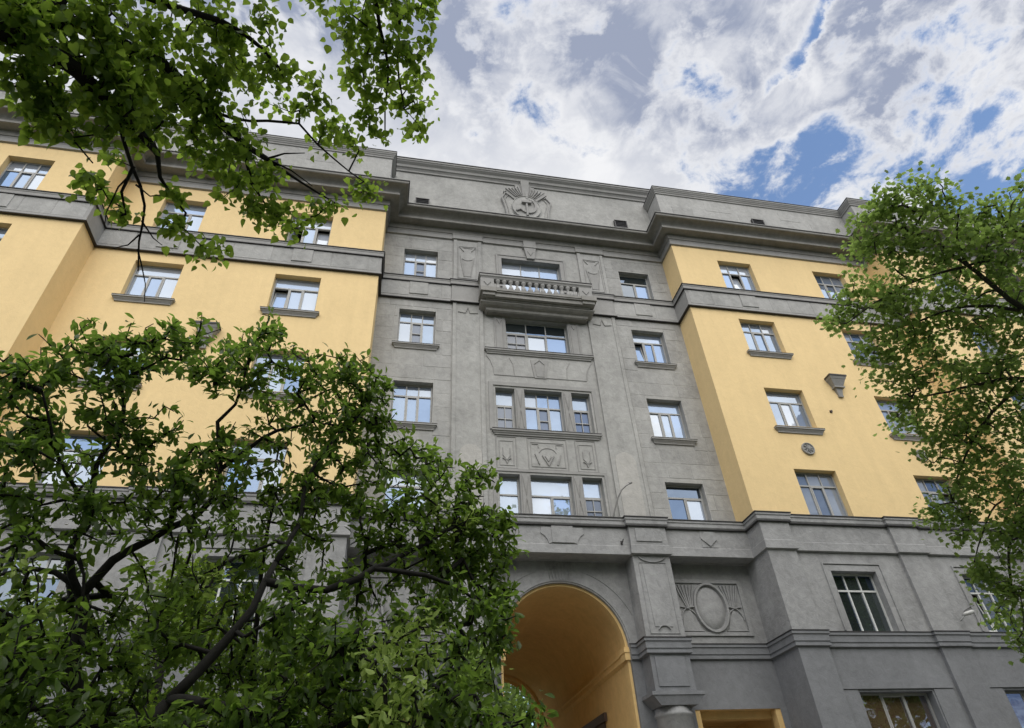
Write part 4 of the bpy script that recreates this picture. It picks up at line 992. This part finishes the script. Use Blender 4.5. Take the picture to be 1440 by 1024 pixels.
MAG_L = [((0.085,0.045),[(-6.74,5.04,-0.10),(-6.64,4.94,1.00),(-6.39,4.94,2.40),(-6.29,4.94,2.58)]),
 ((0.075,0.045),[(-6.69,5.04,0.90),(-7.08,5.25,1.50),(-7.06,5.56,2.50),(-7.13,5.44,2.94),(-7.20,5.29,3.36)]),
 ((0.042,0.022),[(-6.29,4.94,2.58),(-6.11,5.02,2.88),(-5.92,5.07,3.20),(-5.88,5.11,3.43),(-5.83,5.16,3.60)]),
 ((0.028,0.012),[(-7.20,5.29,3.36),(-7.42,5.25,3.53),(-7.61,5.26,3.55),(-7.87,5.28,3.47)]),
 ((0.04,0.02),[(-7.20,5.29,3.36),(-7.08,5.35,3.65),(-6.88,5.43,3.90),(-6.60,5.53,4.16),(-6.54,5.53,4.43),(-6.53,5.50,4.70)]),
 ((0.022,0.01),[(-6.53,5.50,4.70),(-6.63,5.40,5.02),(-6.51,5.41,5.24),(-6.48,5.30,5.59)]),
 ((0.022,0.01),[(-6.55,5.51,4.56),(-6.31,5.48,4.82),(-6.11,5.52,5.04),(-5.79,5.59,5.21),(-5.48,5.59,5.44)]),
 ((0.03,0.014),[(-7.20,5.29,3.36),(-7.33,5.13,3.64),(-7.28,5.13,3.96),(-7.34,5.05,4.32),(-7.27,5.06,4.78),(-7.40,4.87,5.17)]),
 ((0.018,0.008),[(-7.28,5.13,3.96),(-7.48,4.80,4.20),(-7.52,4.55,4.36),(-7.59,4.38,4.56)]),
 ((0.035,0.015),[(-5.88,5.11,3.43),(-5.63,5.16,3.40),(-5.41,5.18,3.39),(-5.07,5.23,3.59),(-4.75,5.36,3.80),(-4.38,5.43,4.08)]),
 ((0.024,0.01),[(-5.83,5.16,3.60),(-5.72,5.25,3.95),(-5.72,5.27,4.36),(-5.59,5.30,4.75),(-5.37,5.34,5.11)]),
 ((0.024,0.01),[(-5.07,5.23,3.59),(-4.75,5.24,3.57),(-4.38,5.34,3.50),(-4.07,5.46,3.33)]),
 ((0.035,0.014),[(-6.29,4.94,2.58),(-5.99,4.81,2.52),(-5.58,4.79,2.46),(-5.25,4.78,2.64),(-4.98,4.76,2.77)]),
 ((0.03,0.012),[(-5.99,4.81,2.52),(-5.52,4.82,2.32),(-5.09,4.93,2.45),(-4.62,5.07,2.70),(-4.18,5.19,2.87)]),
 ((0.03,0.014),[(-5.91,6.07,2.42),(-6.00,6.07,2.93),(-6.05,6.04,3.43),(-6.08,5.99,3.86),(-6.09,5.92,4.53)]),
 ((0.02,0.01),[(-7.06,5.56,2.50),(-7.17,5.06,2.59),(-7.29,4.77,2.65)])]
MAG_C = [(-7.79,4.29,4.68,0.23,16),(-7.78,4.65,4.82,0.28,21),(-7.80,4.66,4.48,0.27,16),(-7.61,4.49,5.07,0.30,23),(-7.49,4.69,5.33,0.26,21),(-7.51,4.71,4.88,0.31,23),
 (-7.34,4.88,5.34,0.30,21),(-7.55,4.81,4.27,0.27,13),(-7.59,4.39,4.02,0.18,10),(-7.10,4.64,5.33,0.27,21),(-7.08,5.20,5.45,0.29,18),(-7.30,4.86,4.79,0.31,21),
 (-7.05,5.11,4.76,0.29,18),(-6.84,4.74,5.48,0.26,21),(-6.75,5.21,5.54,0.25,21),(-7.15,5.09,4.46,0.31,23),(-6.81,5.07,4.33,0.27,21),(-6.65,5.40,5.84,0.27,18),
 (-6.37,5.27,6.06,0.23,18),(-6.17,5.10,5.64,0.23,18),(-5.93,5.21,5.57,0.28,23),(-6.38,5.44,5.48,0.21,13),(-6.11,5.75,5.55,0.27,18),(-5.75,5.45,5.64,0.29,23),
 (-5.46,5.24,5.64,0.25,21),(-5.23,5.43,5.44,0.25,23),(-5.48,5.31,5.17,0.27,23),(-5.78,5.47,5.08,0.28,21),(-5.13,5.51,5.16,0.26,23),(-5.35,5.57,4.93,0.29,22),
 (-5.09,5.25,5.50,0.15,8),(-6.68,5.09,4.15,0.30,23),(-7.20,4.74,3.94,0.27,13),(-7.48,4.79,3.90,0.25,10),(-7.54,4.57,3.79,0.21,8),(-6.47,5.12,4.38,0.30,23),
 (-6.29,5.59,4.43,0.32,23),(-6.45,5.46,4.87,0.25,16),(-6.03,5.52,4.63,0.32,23),(-5.65,5.35,4.48,0.31,25),(-4.93,5.86,5.04,0.31,25),(-4.64,5.81,4.95,0.29,25),
 (-4.91,5.39,4.39,0.32,30),(-4.51,5.48,4.46,0.33,30),(-4.17,5.71,4.67,0.25,22),(-5.30,5.65,4.43,0.33,30),(-5.61,5.75,4.25,0.34,28),(-4.09,5.60,4.24,0.28,28),
 (-3.92,5.81,4.05,0.27,25),(-4.34,5.73,4.14,0.33,30),(-4.76,5.46,4.04,0.32,30),(-5.13,5.55,4.01,0.30,25),(-3.99,5.88,3.73,0.27,22),(-4.27,5.76,3.81,0.30,25),
 (-4.61,5.60,3.74,0.26,18),(-3.83,5.66,4.24,0.13,8),(-4.04,5.29,3.25,0.20,15),(-4.30,5.33,3.34,0.21,15),(-5.90,5.53,4.20,0.29,16),(-4.00,5.38,3.02,0.14,8),
 (-6.36,5.15,3.88,0.26,12),(-6.68,5.22,3.84,0.22,6),(-6.20,5.38,3.74,0.25,10),(-5.80,5.33,3.73,0.25,12),(-6.41,5.11,3.46,0.21,8),(-7.40,4.82,3.64,0.22,12),
 (-7.10,4.86,3.70,0.26,12),(-7.04,5.18,3.99,0.26,10),(-7.41,4.59,3.44,0.19,6),(-6.58,4.93,3.24,0.23,10),(-6.42,5.53,3.41,0.30,12),(-6.11,5.49,3.49,0.22,8),
 (-5.56,4.75,3.14,0.24,14),(-5.38,5.36,3.57,0.19,8),(-6.86,5.05,3.08,0.25,12),(-7.57,5.76,3.36,0.30,10),(-7.11,4.51,2.83,0.25,14),(-6.87,4.38,2.72,0.26,16),
 (-7.13,6.08,3.02,0.35,12),(-6.58,4.96,2.96,0.27,14),(-7.09,4.60,2.62,0.26,16),(-6.92,4.55,2.51,0.26,14),(-6.86,5.73,2.64,0.29,10),(-6.43,5.45,3.09,0.28,12),
 (-5.97,5.67,2.94,0.33,16),(-5.69,4.94,2.95,0.27,18),(-5.37,4.77,2.86,0.27,20),(-5.42,4.65,2.59,0.28,20),(-5.65,4.64,2.45,0.26,16),(-6.43,5.75,2.66,0.30,10),
 (-5.20,4.86,2.61,0.27,20),(-5.13,4.44,2.82,0.21,14),(-4.92,4.87,2.57,0.25,16),(-4.66,5.00,2.50,0.26,16),(-4.99,4.87,2.36,0.27,16),(-5.43,4.67,2.33,0.26,16),
 (-5.93,4.74,2.32,0.27,14),(-6.29,4.58,2.30,0.24,14),(-6.80,4.53,2.31,0.25,14),(-4.43,4.84,2.51,0.22,16),(-4.26,4.72,2.32,0.21,14),(-4.40,5.14,2.34,0.24,12),
 (-3.89,5.06,2.43,0.13,8),(-4.64,4.79,2.68,0.19,10),(-4.84,5.08,3.10,0.17,8),(-4.56,5.24,3.20,0.19,10),(-4.41,5.09,3.00,0.16,8),(-3.80,4.90,2.40,0.06,2),
 (-8.12,4.40,4.47,0.46,26),(-7.91,4.60,3.79,0.44,21),(-7.58,4.58,3.06,0.41,20),(-7.23,4.35,2.49,0.37,20),(-7.61,5.30,3.15,0.26,8),(-7.58,5.76,3.28,0.28,8),
 (-7.46,6.08,3.38,0.29,8),(-7.11,5.85,3.31,0.28,8),(-7.00,6.35,3.46,0.30,8),(-6.79,6.67,3.55,0.31,8),(-6.36,6.17,3.41,0.28,8),(-6.13,6.52,3.51,0.29,8),(-5.81,6.53,3.52,0.29,8),
 (-5.46,6.32,3.46,0.28,8),(-5.15,6.52,3.52,0.29,8),(-4.81,6.47,3.51,0.29,8),(-4.51,5.84,3.32,0.26,8),(-4.16,6.10,3.40,0.27,8),(-7.64,5.81,3.06,0.28,8),(-7.43,5.89,3.08,0.28,8),
 (-7.28,6.17,3.15,0.29,8),(-6.94,5.98,3.10,0.28,8),(-6.73,6.18,3.15,0.28,8),(-6.49,6.37,3.20,0.29,8),(-6.11,5.91,3.08,0.26,8),(-5.91,6.45,3.21,0.29,8),(-5.61,6.57,3.24,0.29,8),
 (-5.26,6.07,3.12,0.27,8),(-4.95,6.62,3.26,0.29,8),(-4.61,6.76,3.29,0.30,8),(-4.33,6.07,3.12,0.27,8),(-3.95,6.41,3.20,0.29,8),(-7.51,5.45,2.76,0.26,8),(-7.51,6.00,2.87,0.28,8),
 (-7.41,6.37,2.95,0.30,8),(-6.93,5.77,2.82,0.27,8),(-6.77,6.08,2.88,0.28,8),(-6.70,6.88,3.05,0.31,8),(-6.24,6.15,2.89,0.27,8),(-5.99,6.31,2.92,0.28,8),(-5.76,6.87,3.04,0.30,8),
 (-5.40,6.44,2.94,0.28,8),(-5.09,6.28,2.91,0.27,8),(-4.77,6.57,2.96,0.29,8),(-4.48,6.04,2.85,0.26,8),(-4.09,6.63,2.97,0.29,8),(-7.39,5.62,2.59,0.26,8),(-7.42,6.28,2.70,0.29,8),
 (-7.28,6.62,2.75,0.30,8),(-6.83,6.06,2.65,0.27,8),(-6.61,6.23,2.68,0.28,8),(-6.52,7.02,2.81,0.31,8),(-6.09,6.39,2.69,0.28,8),(-5.83,6.56,2.72,0.29,8),(-5.54,6.72,2.74,0.29,8),
 (-5.22,6.39,2.68,0.28,8),(-4.91,6.54,2.70,0.28,8),(-4.57,6.94,2.76,0.30,8),(-4.31,6.17,2.63,0.27,8),(-3.93,6.61,2.69,0.29,8),(-7.42,5.57,2.43,0.26,8),(-7.39,6.05,2.49,0.28,8),
 (-7.41,6.79,2.60,0.31,8),(-6.97,6.25,2.51,0.28,8),(-6.71,6.29,2.51,0.28,8),(-6.60,6.96,2.60,0.31,8),(-6.14,6.12,2.47,0.27,8),(-5.98,6.82,2.57,0.30,8),(-5.70,7.04,2.59,0.31,8),
 (-5.33,6.28,2.48,0.27,8),(-5.05,6.49,2.50,0.28,8),(-4.74,6.64,2.51,0.29,8),(-4.43,6.54,2.49,0.28,8),(-4.14,6.31,2.46,0.27,8),(-7.61,5.57,3.66,0.28,6),(-7.03,5.85,3.79,0.28,6),
 (-6.65,5.73,3.75,0.27,6),(-5.60,5.68,3.75,0.26,6),(-5.25,6.09,3.91,0.28,8),(-4.85,6.15,3.95,0.28,8),(-4.45,5.98,3.89,0.27,8),(-4.13,5.83,3.84,0.27,8),(-7.46,5.42,3.39,0.27,6),
 (-6.88,5.61,3.46,0.27,6),(-6.56,5.61,3.47,0.26,6),(-5.60,6.04,3.63,0.27,6),(-5.22,5.93,3.59,0.27,8),(-4.84,5.79,3.55,0.26,8),(-4.47,5.72,3.53,0.26,8),(-4.11,6.00,3.63,0.27,8),
 (-7.84,5.19,3.96,0.24,6),(-7.31,5.55,4.06,0.24,6),(-7.02,5.45,4.25,0.24,8),(-7.65,5.45,4.49,0.25,8),(-7.92,5.21,4.69,0.25,8),(-7.23,4.90,4.68,0.23,8),(-6.19,5.72,4.01,0.24,6),
 (-6.58,5.38,4.66,0.24,8),(-6.21,5.65,5.17,0.26,8),(-5.22,5.75,4.96,0.25,8),(-5.62,5.44,4.91,0.24,8)]
MAG_Y = [(-4.85,4.26,2.67,0.14,10),(-4.73,4.21,2.82,0.07,4),(-4.98,4.19,2.59,0.12,8),(-4.67,4.15,2.70,0.07,4),(-4.80,4.16,2.35,0.12,10),(-4.90,4.16,2.31,0.09,6),
 (-4.33,5.30,4.16,0.13,3),(-4.66,5.24,4.25,0.13,3),(-7.15,4.21,3.24,0.11,3),(-7.06,4.32,3.05,0.08,2),(-6.11,4.66,3.35,0.08,2),(-4.54,4.38,2.82,0.05,1)]
LIN_L = [((0.24,0.15),[(-9.60,0.90,-0.10),(-9.55,0.92,2.00),(-9.40,1.00,4.20),(-9.10,1.20,5.60)]),
 ((0.12,0.035),[(-9.40,1.00,4.20),(-7.73,1.87,5.06),(-7.73,2.26,5.66),(-7.64,2.30,5.96),(-7.48,2.32,6.29),(-7.31,2.22,6.66)]),
 ((0.09,0.03),[(-7.73,2.26,5.66),(-7.60,2.32,5.84),(-7.46,2.47,5.97),(-7.22,2.77,6.05),(-7.05,3.03,6.09),(-6.97,3.26,6.10)]),
 ((0.02,0.008),[(-6.97,3.26,6.10),(-6.97,3.44,6.03),(-6.85,3.66,5.97),(-6.81,3.70,5.95)]),
 ((0.02,0.005),[(-7.22,2.77,6.05),(-7.17,2.99,6.06),(-7.12,3.32,5.98),(-7.09,3.62,5.89),(-7.12,3.83,5.69),(-7.14,4.03,5.56)]),
 ((0.016,0.006),[(-7.12,3.32,5.98),(-7.20,3.46,5.83),(-7.19,3.62,5.77)]),
 ((0.07,0.025),[(-7.64,2.30,5.96),(-7.46,2.46,6.36),(-7.23,2.68,6.60),(-6.91,2.95,6.70),(-6.76,3.20,6.73),(-6.48,3.48,6.69),(-6.31,3.62,6.71)]),
 ((0.018,0.006),[(-6.31,3.62,6.71),(-6.04,3.81,6.70),(-5.72,3.99,6.68)]),
 ((0.018,0.006),[(-6.48,3.48,6.69),(-6.41,3.77,6.51),(-6.20,4.05,6.40)]),
 ((0.016,0.006),[(-6.76,3.20,6.73),(-6.57,3.34,6.83),(-6.06,3.42,7.02),(-5.90,3.59,7.00),(-5.62,3.81,6.95),(-5.47,3.88,6.91)]),
 ((0.06,0.02),[(-7.31,2.22,6.66),(-6.88,2.15,7.21),(-6.18,2.12,7.63),(-5.63,2.18,7.79)]),
 ((0.024,0.007),[(-5.63,2.18,7.79),(-5.45,2.51,7.69),(-5.39,2.72,7.60),(-5.30,3.01,7.47),(-5.32,3.30,7.31)]),
 ((0.024,0.007),[(-5.63,2.18,7.79),(-5.35,2.49,7.81),(-5.23,2.66,7.74),(-5.23,2.99,7.59),(-5.14,3.34,7.41)]),
 ((0.04,0.012),[(-7.31,2.22,6.66),(-6.93,2.51,6.92),(-6.63,2.63,7.08),(-6.34,2.85,7.17),(-6.17,3.05,7.10)]),
 ((0.008,0.003),[(-7.11,3.71,5.81),(-7.03,3.82,5.74),(-6.97,3.88,5.73)]),
 ((0.008,0.003),[(-7.12,3.79,5.73),(-7.19,3.84,5.65),(-7.29,3.84,5.59)]),
 ((0.008,0.003),[(-7.11,3.43,5.90),(-7.02,3.51,5.88),(-6.88,3.51,5.94)]),
 ((0.008,0.003),[(-7.12,3.35,5.96),(-7.22,3.43,5.85),(-7.31,3.60,5.73),(-7.32,3.68,5.65)]),
 ((0.007,0.003),[(-7.13,3.87,5.65),(-7.07,4.08,5.47),(-7.07,4.18,5.36)]),
 ((0.012,0.004),[(-6.31,3.62,6.71),(-6.16,3.58,6.77),(-6.00,3.60,6.85)]),
 ((0.01,0.004),[(-6.28,3.63,6.71),(-6.10,3.70,6.70),(-5.92,3.84,6.69)]),
 ((0.012,0.005),[(-7.46,2.47,5.97),(-7.39,2.72,5.73),(-7.31,2.90,5.65),(-7.20,3.05,5.60)])]
LIN_C = [(-7.49,2.22,5.96,0.23,15),(-7.43,2.46,6.27,0.28,20),(-7.46,2.47,5.77,0.23,15),(-7.39,2.66,6.08,0.28,20),(-7.25,2.57,6.59,0.29,20),(-7.15,2.67,6.18,0.27,22),
 (-7.16,2.85,5.91,0.24,18),(-7.06,2.74,6.80,0.30,21),(-6.97,2.90,6.46,0.29,22),(-7.01,3.08,6.20,0.23,16),(-6.81,2.72,7.09,0.27,16),(-6.71,2.91,6.78,0.26,18),
 (-6.86,3.21,6.73,0.26,18),(-6.65,3.29,6.70,0.23,15),(-6.49,2.79,7.11,0.24,10),(-6.31,2.60,7.14,0.17,6),(-6.27,2.97,7.18,0.18,8),(-6.49,3.17,7.13,0.18,7),
 (-6.17,3.00,7.14,0.11,4),(-6.91,3.47,6.49,0.23,10),(-6.72,3.62,6.54,0.23,10),(-6.44,3.44,6.45,0.20,10),(-6.56,3.84,6.47,0.18,8),(-6.37,3.77,6.63,0.16,8),
 (-6.19,3.95,6.38,0.18,9),(-6.40,3.87,6.24,0.13,5),(-6.17,4.22,6.46,0.11,4),(-7.53,2.34,5.86,0.18,10),(-7.48,2.76,5.77,0.15,8),(-7.41,2.92,5.78,0.12,5),(-7.57,2.51,5.73,0.13,5),
 (-5.94,4.15,6.73,0.14,6),(-5.75,3.99,6.62,0.08,3),(-7.40,3.45,5.90,0.09,4),(-7.40,3.38,5.75,0.06,2),(-7.31,3.64,5.87,0.09,3),(-7.22,3.70,5.83,0.08,3),(-6.86,3.63,5.76,0.07,3),
 (-6.80,3.69,5.77,0.06,2),(-6.66,3.91,5.81,0.08,3),(-6.66,4.15,6.01,0.07,2),(-6.84,3.55,6.03,0.09,3),(-7.30,3.25,6.01,0.08,2),(-7.38,2.81,5.57,0.08,4),(-7.48,2.71,5.68,0.08,4),
 (-6.00,3.19,7.12,0.07,2),(-5.91,3.26,7.08,0.08,3),(-5.90,3.12,7.27,0.06,2),(-5.82,3.46,7.08,0.11,5),(-5.69,3.63,7.26,0.12,5),(-6.14,3.36,7.13,0.10,3),(-5.90,3.68,7.09,0.06,2),
 (-6.33,3.37,7.16,0.08,2),(-5.46,4.03,7.05,0.16,8),(-5.57,3.65,7.15,0.06,2),(-5.66,2.64,7.46,0.12,6),(-5.50,2.68,7.77,0.17,8),(-5.26,2.68,7.94,0.19,9),(-4.99,2.66,7.93,0.12,5),
 (-5.73,2.84,7.54,0.10,4),(-5.49,2.86,7.62,0.17,8),(-5.20,2.79,7.56,0.18,9),(-4.98,2.81,7.83,0.09,3),(-5.31,3.01,7.50,0.16,7),(-5.09,2.95,7.52,0.10,4),(-5.58,2.92,7.29,0.11,5),
 (-5.70,3.17,7.51,0.07,2),(-4.98,3.18,7.72,0.09,3),(-5.39,3.11,7.22,0.11,5),(-5.21,3.25,7.59,0.12,5),(-5.45,3.29,7.26,0.07,3),(-5.47,3.36,7.10,0.08,3),(-5.34,3.45,7.12,0.07,3),
 (-5.00,3.33,7.53,0.10,4),(-5.09,3.52,7.47,0.09,3),(-4.97,3.41,7.16,0.06,2),(-5.16,3.35,7.45,0.07,2),(-5.29,2.36,7.67,0.21,8),(-4.95,2.44,7.94,0.17,4),(-5.91,2.34,7.63,0.28,8),
 (-6.33,2.46,7.63,0.28,8),(-6.71,2.38,7.38,0.28,12),(-7.06,2.26,6.87,0.26,12),(-7.47,2.22,6.71,0.26,12),(-5.96,2.56,7.52,0.06,1)]
MAP_L = [((0.26,0.14),[(6.42,6.24,-0.10),(6.42,6.24,3.00),(6.32,6.34,6.50),(6.02,6.34,9.00),(5.92,6.34,11.00)]),
 ((0.075,0.02),[(6.32,6.34,6.50),(5.41,6.00,7.57),(4.84,5.78,8.27),(4.48,5.66,8.49),(3.95,5.53,8.92),(3.36,5.43,9.49)]),
 ((0.05,0.014),[(6.32,6.34,6.50),(5.56,6.31,6.97),(4.95,6.47,7.43),(4.42,6.77,7.49),(4.07,7.04,7.50),(3.60,7.38,7.57)]),
 ((0.03,0.01),[(4.84,5.78,8.27),(4.31,5.95,8.47),(3.91,6.23,8.56),(3.43,6.68,8.56),(3.00,7.07,8.68)]),
 ((0.03,0.01),[(3.95,5.53,8.92),(3.75,5.26,9.34),(3.76,4.95,9.69)]),
 ((0.025,0.01),[(3.95,5.53,8.92),(3.48,5.92,8.99),(3.01,6.42,8.93),(2.64,6.98,8.81)]),
 ((0.03,0.01),[(4.95,6.47,7.43),(4.46,7.18,6.92),(4.19,7.69,6.40),(4.07,8.09,5.96)]),
 ((0.05,0.015),[(6.42,6.24,5.50),(5.67,6.71,6.19),(5.08,7.38,5.90),(4.73,7.97,5.31),(4.58,8.35,4.43)]),
 ((0.05,0.015),[(6.02,6.34,9.00),(5.39,5.21,8.69),(4.80,5.12,9.37),(4.51,4.94,9.83)]),
 ((0.02,0.008),[(5.08,7.38,5.90),(4.64,7.81,5.84),(4.31,8.39,5.12)])]
MAP_C = [(2.69,5.28,10.00,0.29,10),(2.88,5.04,9.92,0.29,10),(3.37,4.95,10.09,0.27,10),(3.12,5.18,9.67,0.40,17),(2.52,5.50,9.60,0.39,16),(3.64,5.13,9.71,0.41,16),
 (4.28,5.14,9.84,0.34,11),(4.58,5.15,9.63,0.40,13),(4.80,4.78,9.86,0.38,11),(4.54,4.78,9.26,0.36,11),(2.69,5.99,9.66,0.30,11),(2.96,5.69,9.36,0.45,19),(3.33,5.45,9.14,0.45,22),
 (3.75,5.22,9.04,0.40,18),(4.32,5.22,8.88,0.41,18),(5.15,5.64,8.94,0.41,14),(3.00,6.49,9.43,0.39,14),(2.81,6.83,9.12,0.35,13),(2.67,7.15,8.97,0.22,7),(2.17,6.94,8.63,0.10,2),
 (2.92,6.49,8.64,0.40,17),(3.45,6.24,8.98,0.46,20),(3.94,5.99,8.97,0.47,20),(4.55,5.85,8.90,0.48,20),(5.05,5.94,8.56,0.43,17),(2.76,6.80,8.11,0.36,16),(3.49,6.74,8.45,0.46,20),
 (3.96,6.47,8.42,0.47,20),(4.33,6.21,8.24,0.47,19),(4.49,5.98,7.75,0.46,18),(3.28,7.15,7.82,0.43,18),(3.52,6.69,7.64,0.45,19),(4.52,6.87,7.95,0.48,19),(4.96,6.75,7.68,0.49,19),
 (4.92,6.63,7.15,0.39,12),(3.48,7.26,7.25,0.40,16),(3.79,7.88,7.33,0.22,6),(4.03,7.23,7.28,0.47,18),(4.73,7.25,7.27,0.48,18),(5.07,7.15,6.95,0.43,14),(3.99,7.57,6.72,0.44,17),
 (4.02,7.74,6.16,0.43,18),(4.50,7.41,6.52,0.44,17),(3.84,8.01,5.78,0.30,11),(3.76,7.91,5.32,0.16,5),(4.05,7.78,5.68,0.27,8),(4.67,7.82,6.10,0.39,13),(4.43,7.01,6.04,0.40,14),
 (4.41,7.30,5.59,0.35,12),(4.56,8.00,5.44,0.33,11),(4.54,7.77,5.11,0.35,12),(4.35,8.30,4.97,0.19,6),(4.37,8.27,4.73,0.30,10),(4.52,8.12,4.57,0.33,11),(4.88,8.79,4.36,0.32,10),
 (4.33,8.31,3.90,0.19,6),(4.19,8.31,4.91,0.14,4),(4.56,7.50,5.33,0.27,7),(4.21,7.32,7.00,0.36,11),(4.96,4.88,8.93,0.71,24),(5.18,5.63,7.98,0.71,24),(5.52,6.68,6.95,0.72,24),
 (5.10,7.16,5.66,0.69,24),(5.05,7.96,4.63,0.70,19),(6.19,5.94,7.60,0.89,24),(5.55,4.84,8.33,0.86,24),(4.92,4.14,9.56,0.71,17)]

t = thing('broadleaf_tree', 'dark green broad-leaved tree with forked black stems in the lower left foreground', 'tree', MAG_L[0][1][0][:2]+(0,))
grow_tree(t, MAG_L, MAG_C, 11, M['bark'], M['leaf_mag'], 'mag', .092, (10, 15), .1, young=MAG_Y, n_parts=290, bare=.17)
t = thing('linden_tree', 'linden tree whose leafy branches hang in from the upper left corner', 'tree', LIN_L[0][1][0][:2]+(0,))
grow_tree(t, LIN_L, LIN_C, 12, M['bark'], M['leaf_lin'], 'lin', .068, (10, 15), .058, droop=.9, n_parts=290, tipr=.003)
t = thing('maple_tree', 'small-leaved green tree covering the right edge of the facade', 'tree', MAP_L[0][1][0][:2]+(0,))
grow_tree(t, MAP_L, MAP_C, 13, M['barkl'], M['leaf_map'], 'map', .084, (15, 21), .12, droop=.5, tipr=.005)

def free_tree(x, y, h, rad_, label, seed, lm, size, n, base_h=None, per=(7, 11), name='young_tree', spread=.14, cat='tree', group=None):
    rg = random.Random(seed); bh = base_h or h*.3
    t = thing(name, label, cat, (x, y, 0), group)
    tr_ = [((.02*h, .012*h), [(x, y, -.1), (x+.05, y, bh), (x+rg.uniform(-.2, .2), y+rg.uniform(-.2, .2), h*.75)])]
    for i in range(7):
        a = rg.uniform(0, 2*PI); z0_ = bh+(h*.7-bh)*i/7; rr_ = rad_*rg.uniform(.5, .85)
        tr_.append(((.009*h, .003*h), [(x+.03, y, z0_), (x+math.cos(a)*rr_*.5, y+math.sin(a)*rr_*.5, z0_+h*.08), (x+math.cos(a)*rr_, y+math.sin(a)*rr_, z0_+h*.18)]))
    cl = []
    for i in range(n):
        a = rg.uniform(0, 2*PI); u = rg.random(); z = bh+(h-bh)*u; rr_ = rad_*math.sin(PI*min(1, .12+.85*u))**.6*rg.uniform(.35, 1); cl.append((x+rr_*math.cos(a), y+rr_*math.sin(a), z, rad_*.22, 7))
    grow_tree(t, tr_, cl, seed, M['bark'], lm, 'map', size, per, spread, droop=.4, step=.3, tipr=.006)
    return t
free_tree(-8.1, 11.6, 5.9, 1.3, 'bright green young tree by the grey base behind the dark left stem', 31, M['leaf_bg'], .10, 90, .9)
free_tree(-6.1, 10.4, 4.6, 1.2, 'bright green young tree behind the thick slanting limb', 32, M['leaf_bg'], .10, 90, .8)
free_tree(-3.6, 11.0, 4.3, 1.1, 'low green young tree beside the left of the arch', 33, M['leaf_map'], .10, 90, .7)
free_tree(-10.6, 11.2, 4.9, 1.3, 'bright green young tree at the left edge under the big base window', 34, M['leaf_bg'], .10, 80, .8)
ct = free_tree(-.6, CB+TL+9, 13, 5.0, 'courtyard tree seen through the far end of the arch', 35, M['leaf_map'], .30, 190, 1.0, per=(9, 13), spread=.4)
st = free_tree(-15, -10, 20, 5.0, 'tall street tree behind the viewer, mirrored in the lower windows, furthest left', 36, M['leaf_mag'], .42, 170, 4.0, per=(9, 13), spread=.55, name='street_tree', group='street trees behind the viewer')
def copy_tree(o, parent=None):
    c = o.copy(); COL.objects.link(c); c.parent = parent
    for ch in list(o.children): copy_tree(ch, c)
    return c
for i, (x, y, rz, s_, lb) in enumerate(((-4, -10.5, 1.1, 1.0, 'tall street tree behind the viewer, second from the left'), (7, -9.5, 2.3, 1.1, 'tall street tree behind the viewer, third from the left'), (18, -11, 4.0, 1.05, 'tall street tree behind the viewer, fourth from the left'), (29, -10, 5.2, 1.0, 'tall street tree behind the viewer, furthest right'))):
    c = copy_tree(st); c.location = (x, y, 0); c.rotation_euler.z = rz; c.scale = (s_, s_, s_); c['label'] = lb
scene.render.engine = 'CYCLES'
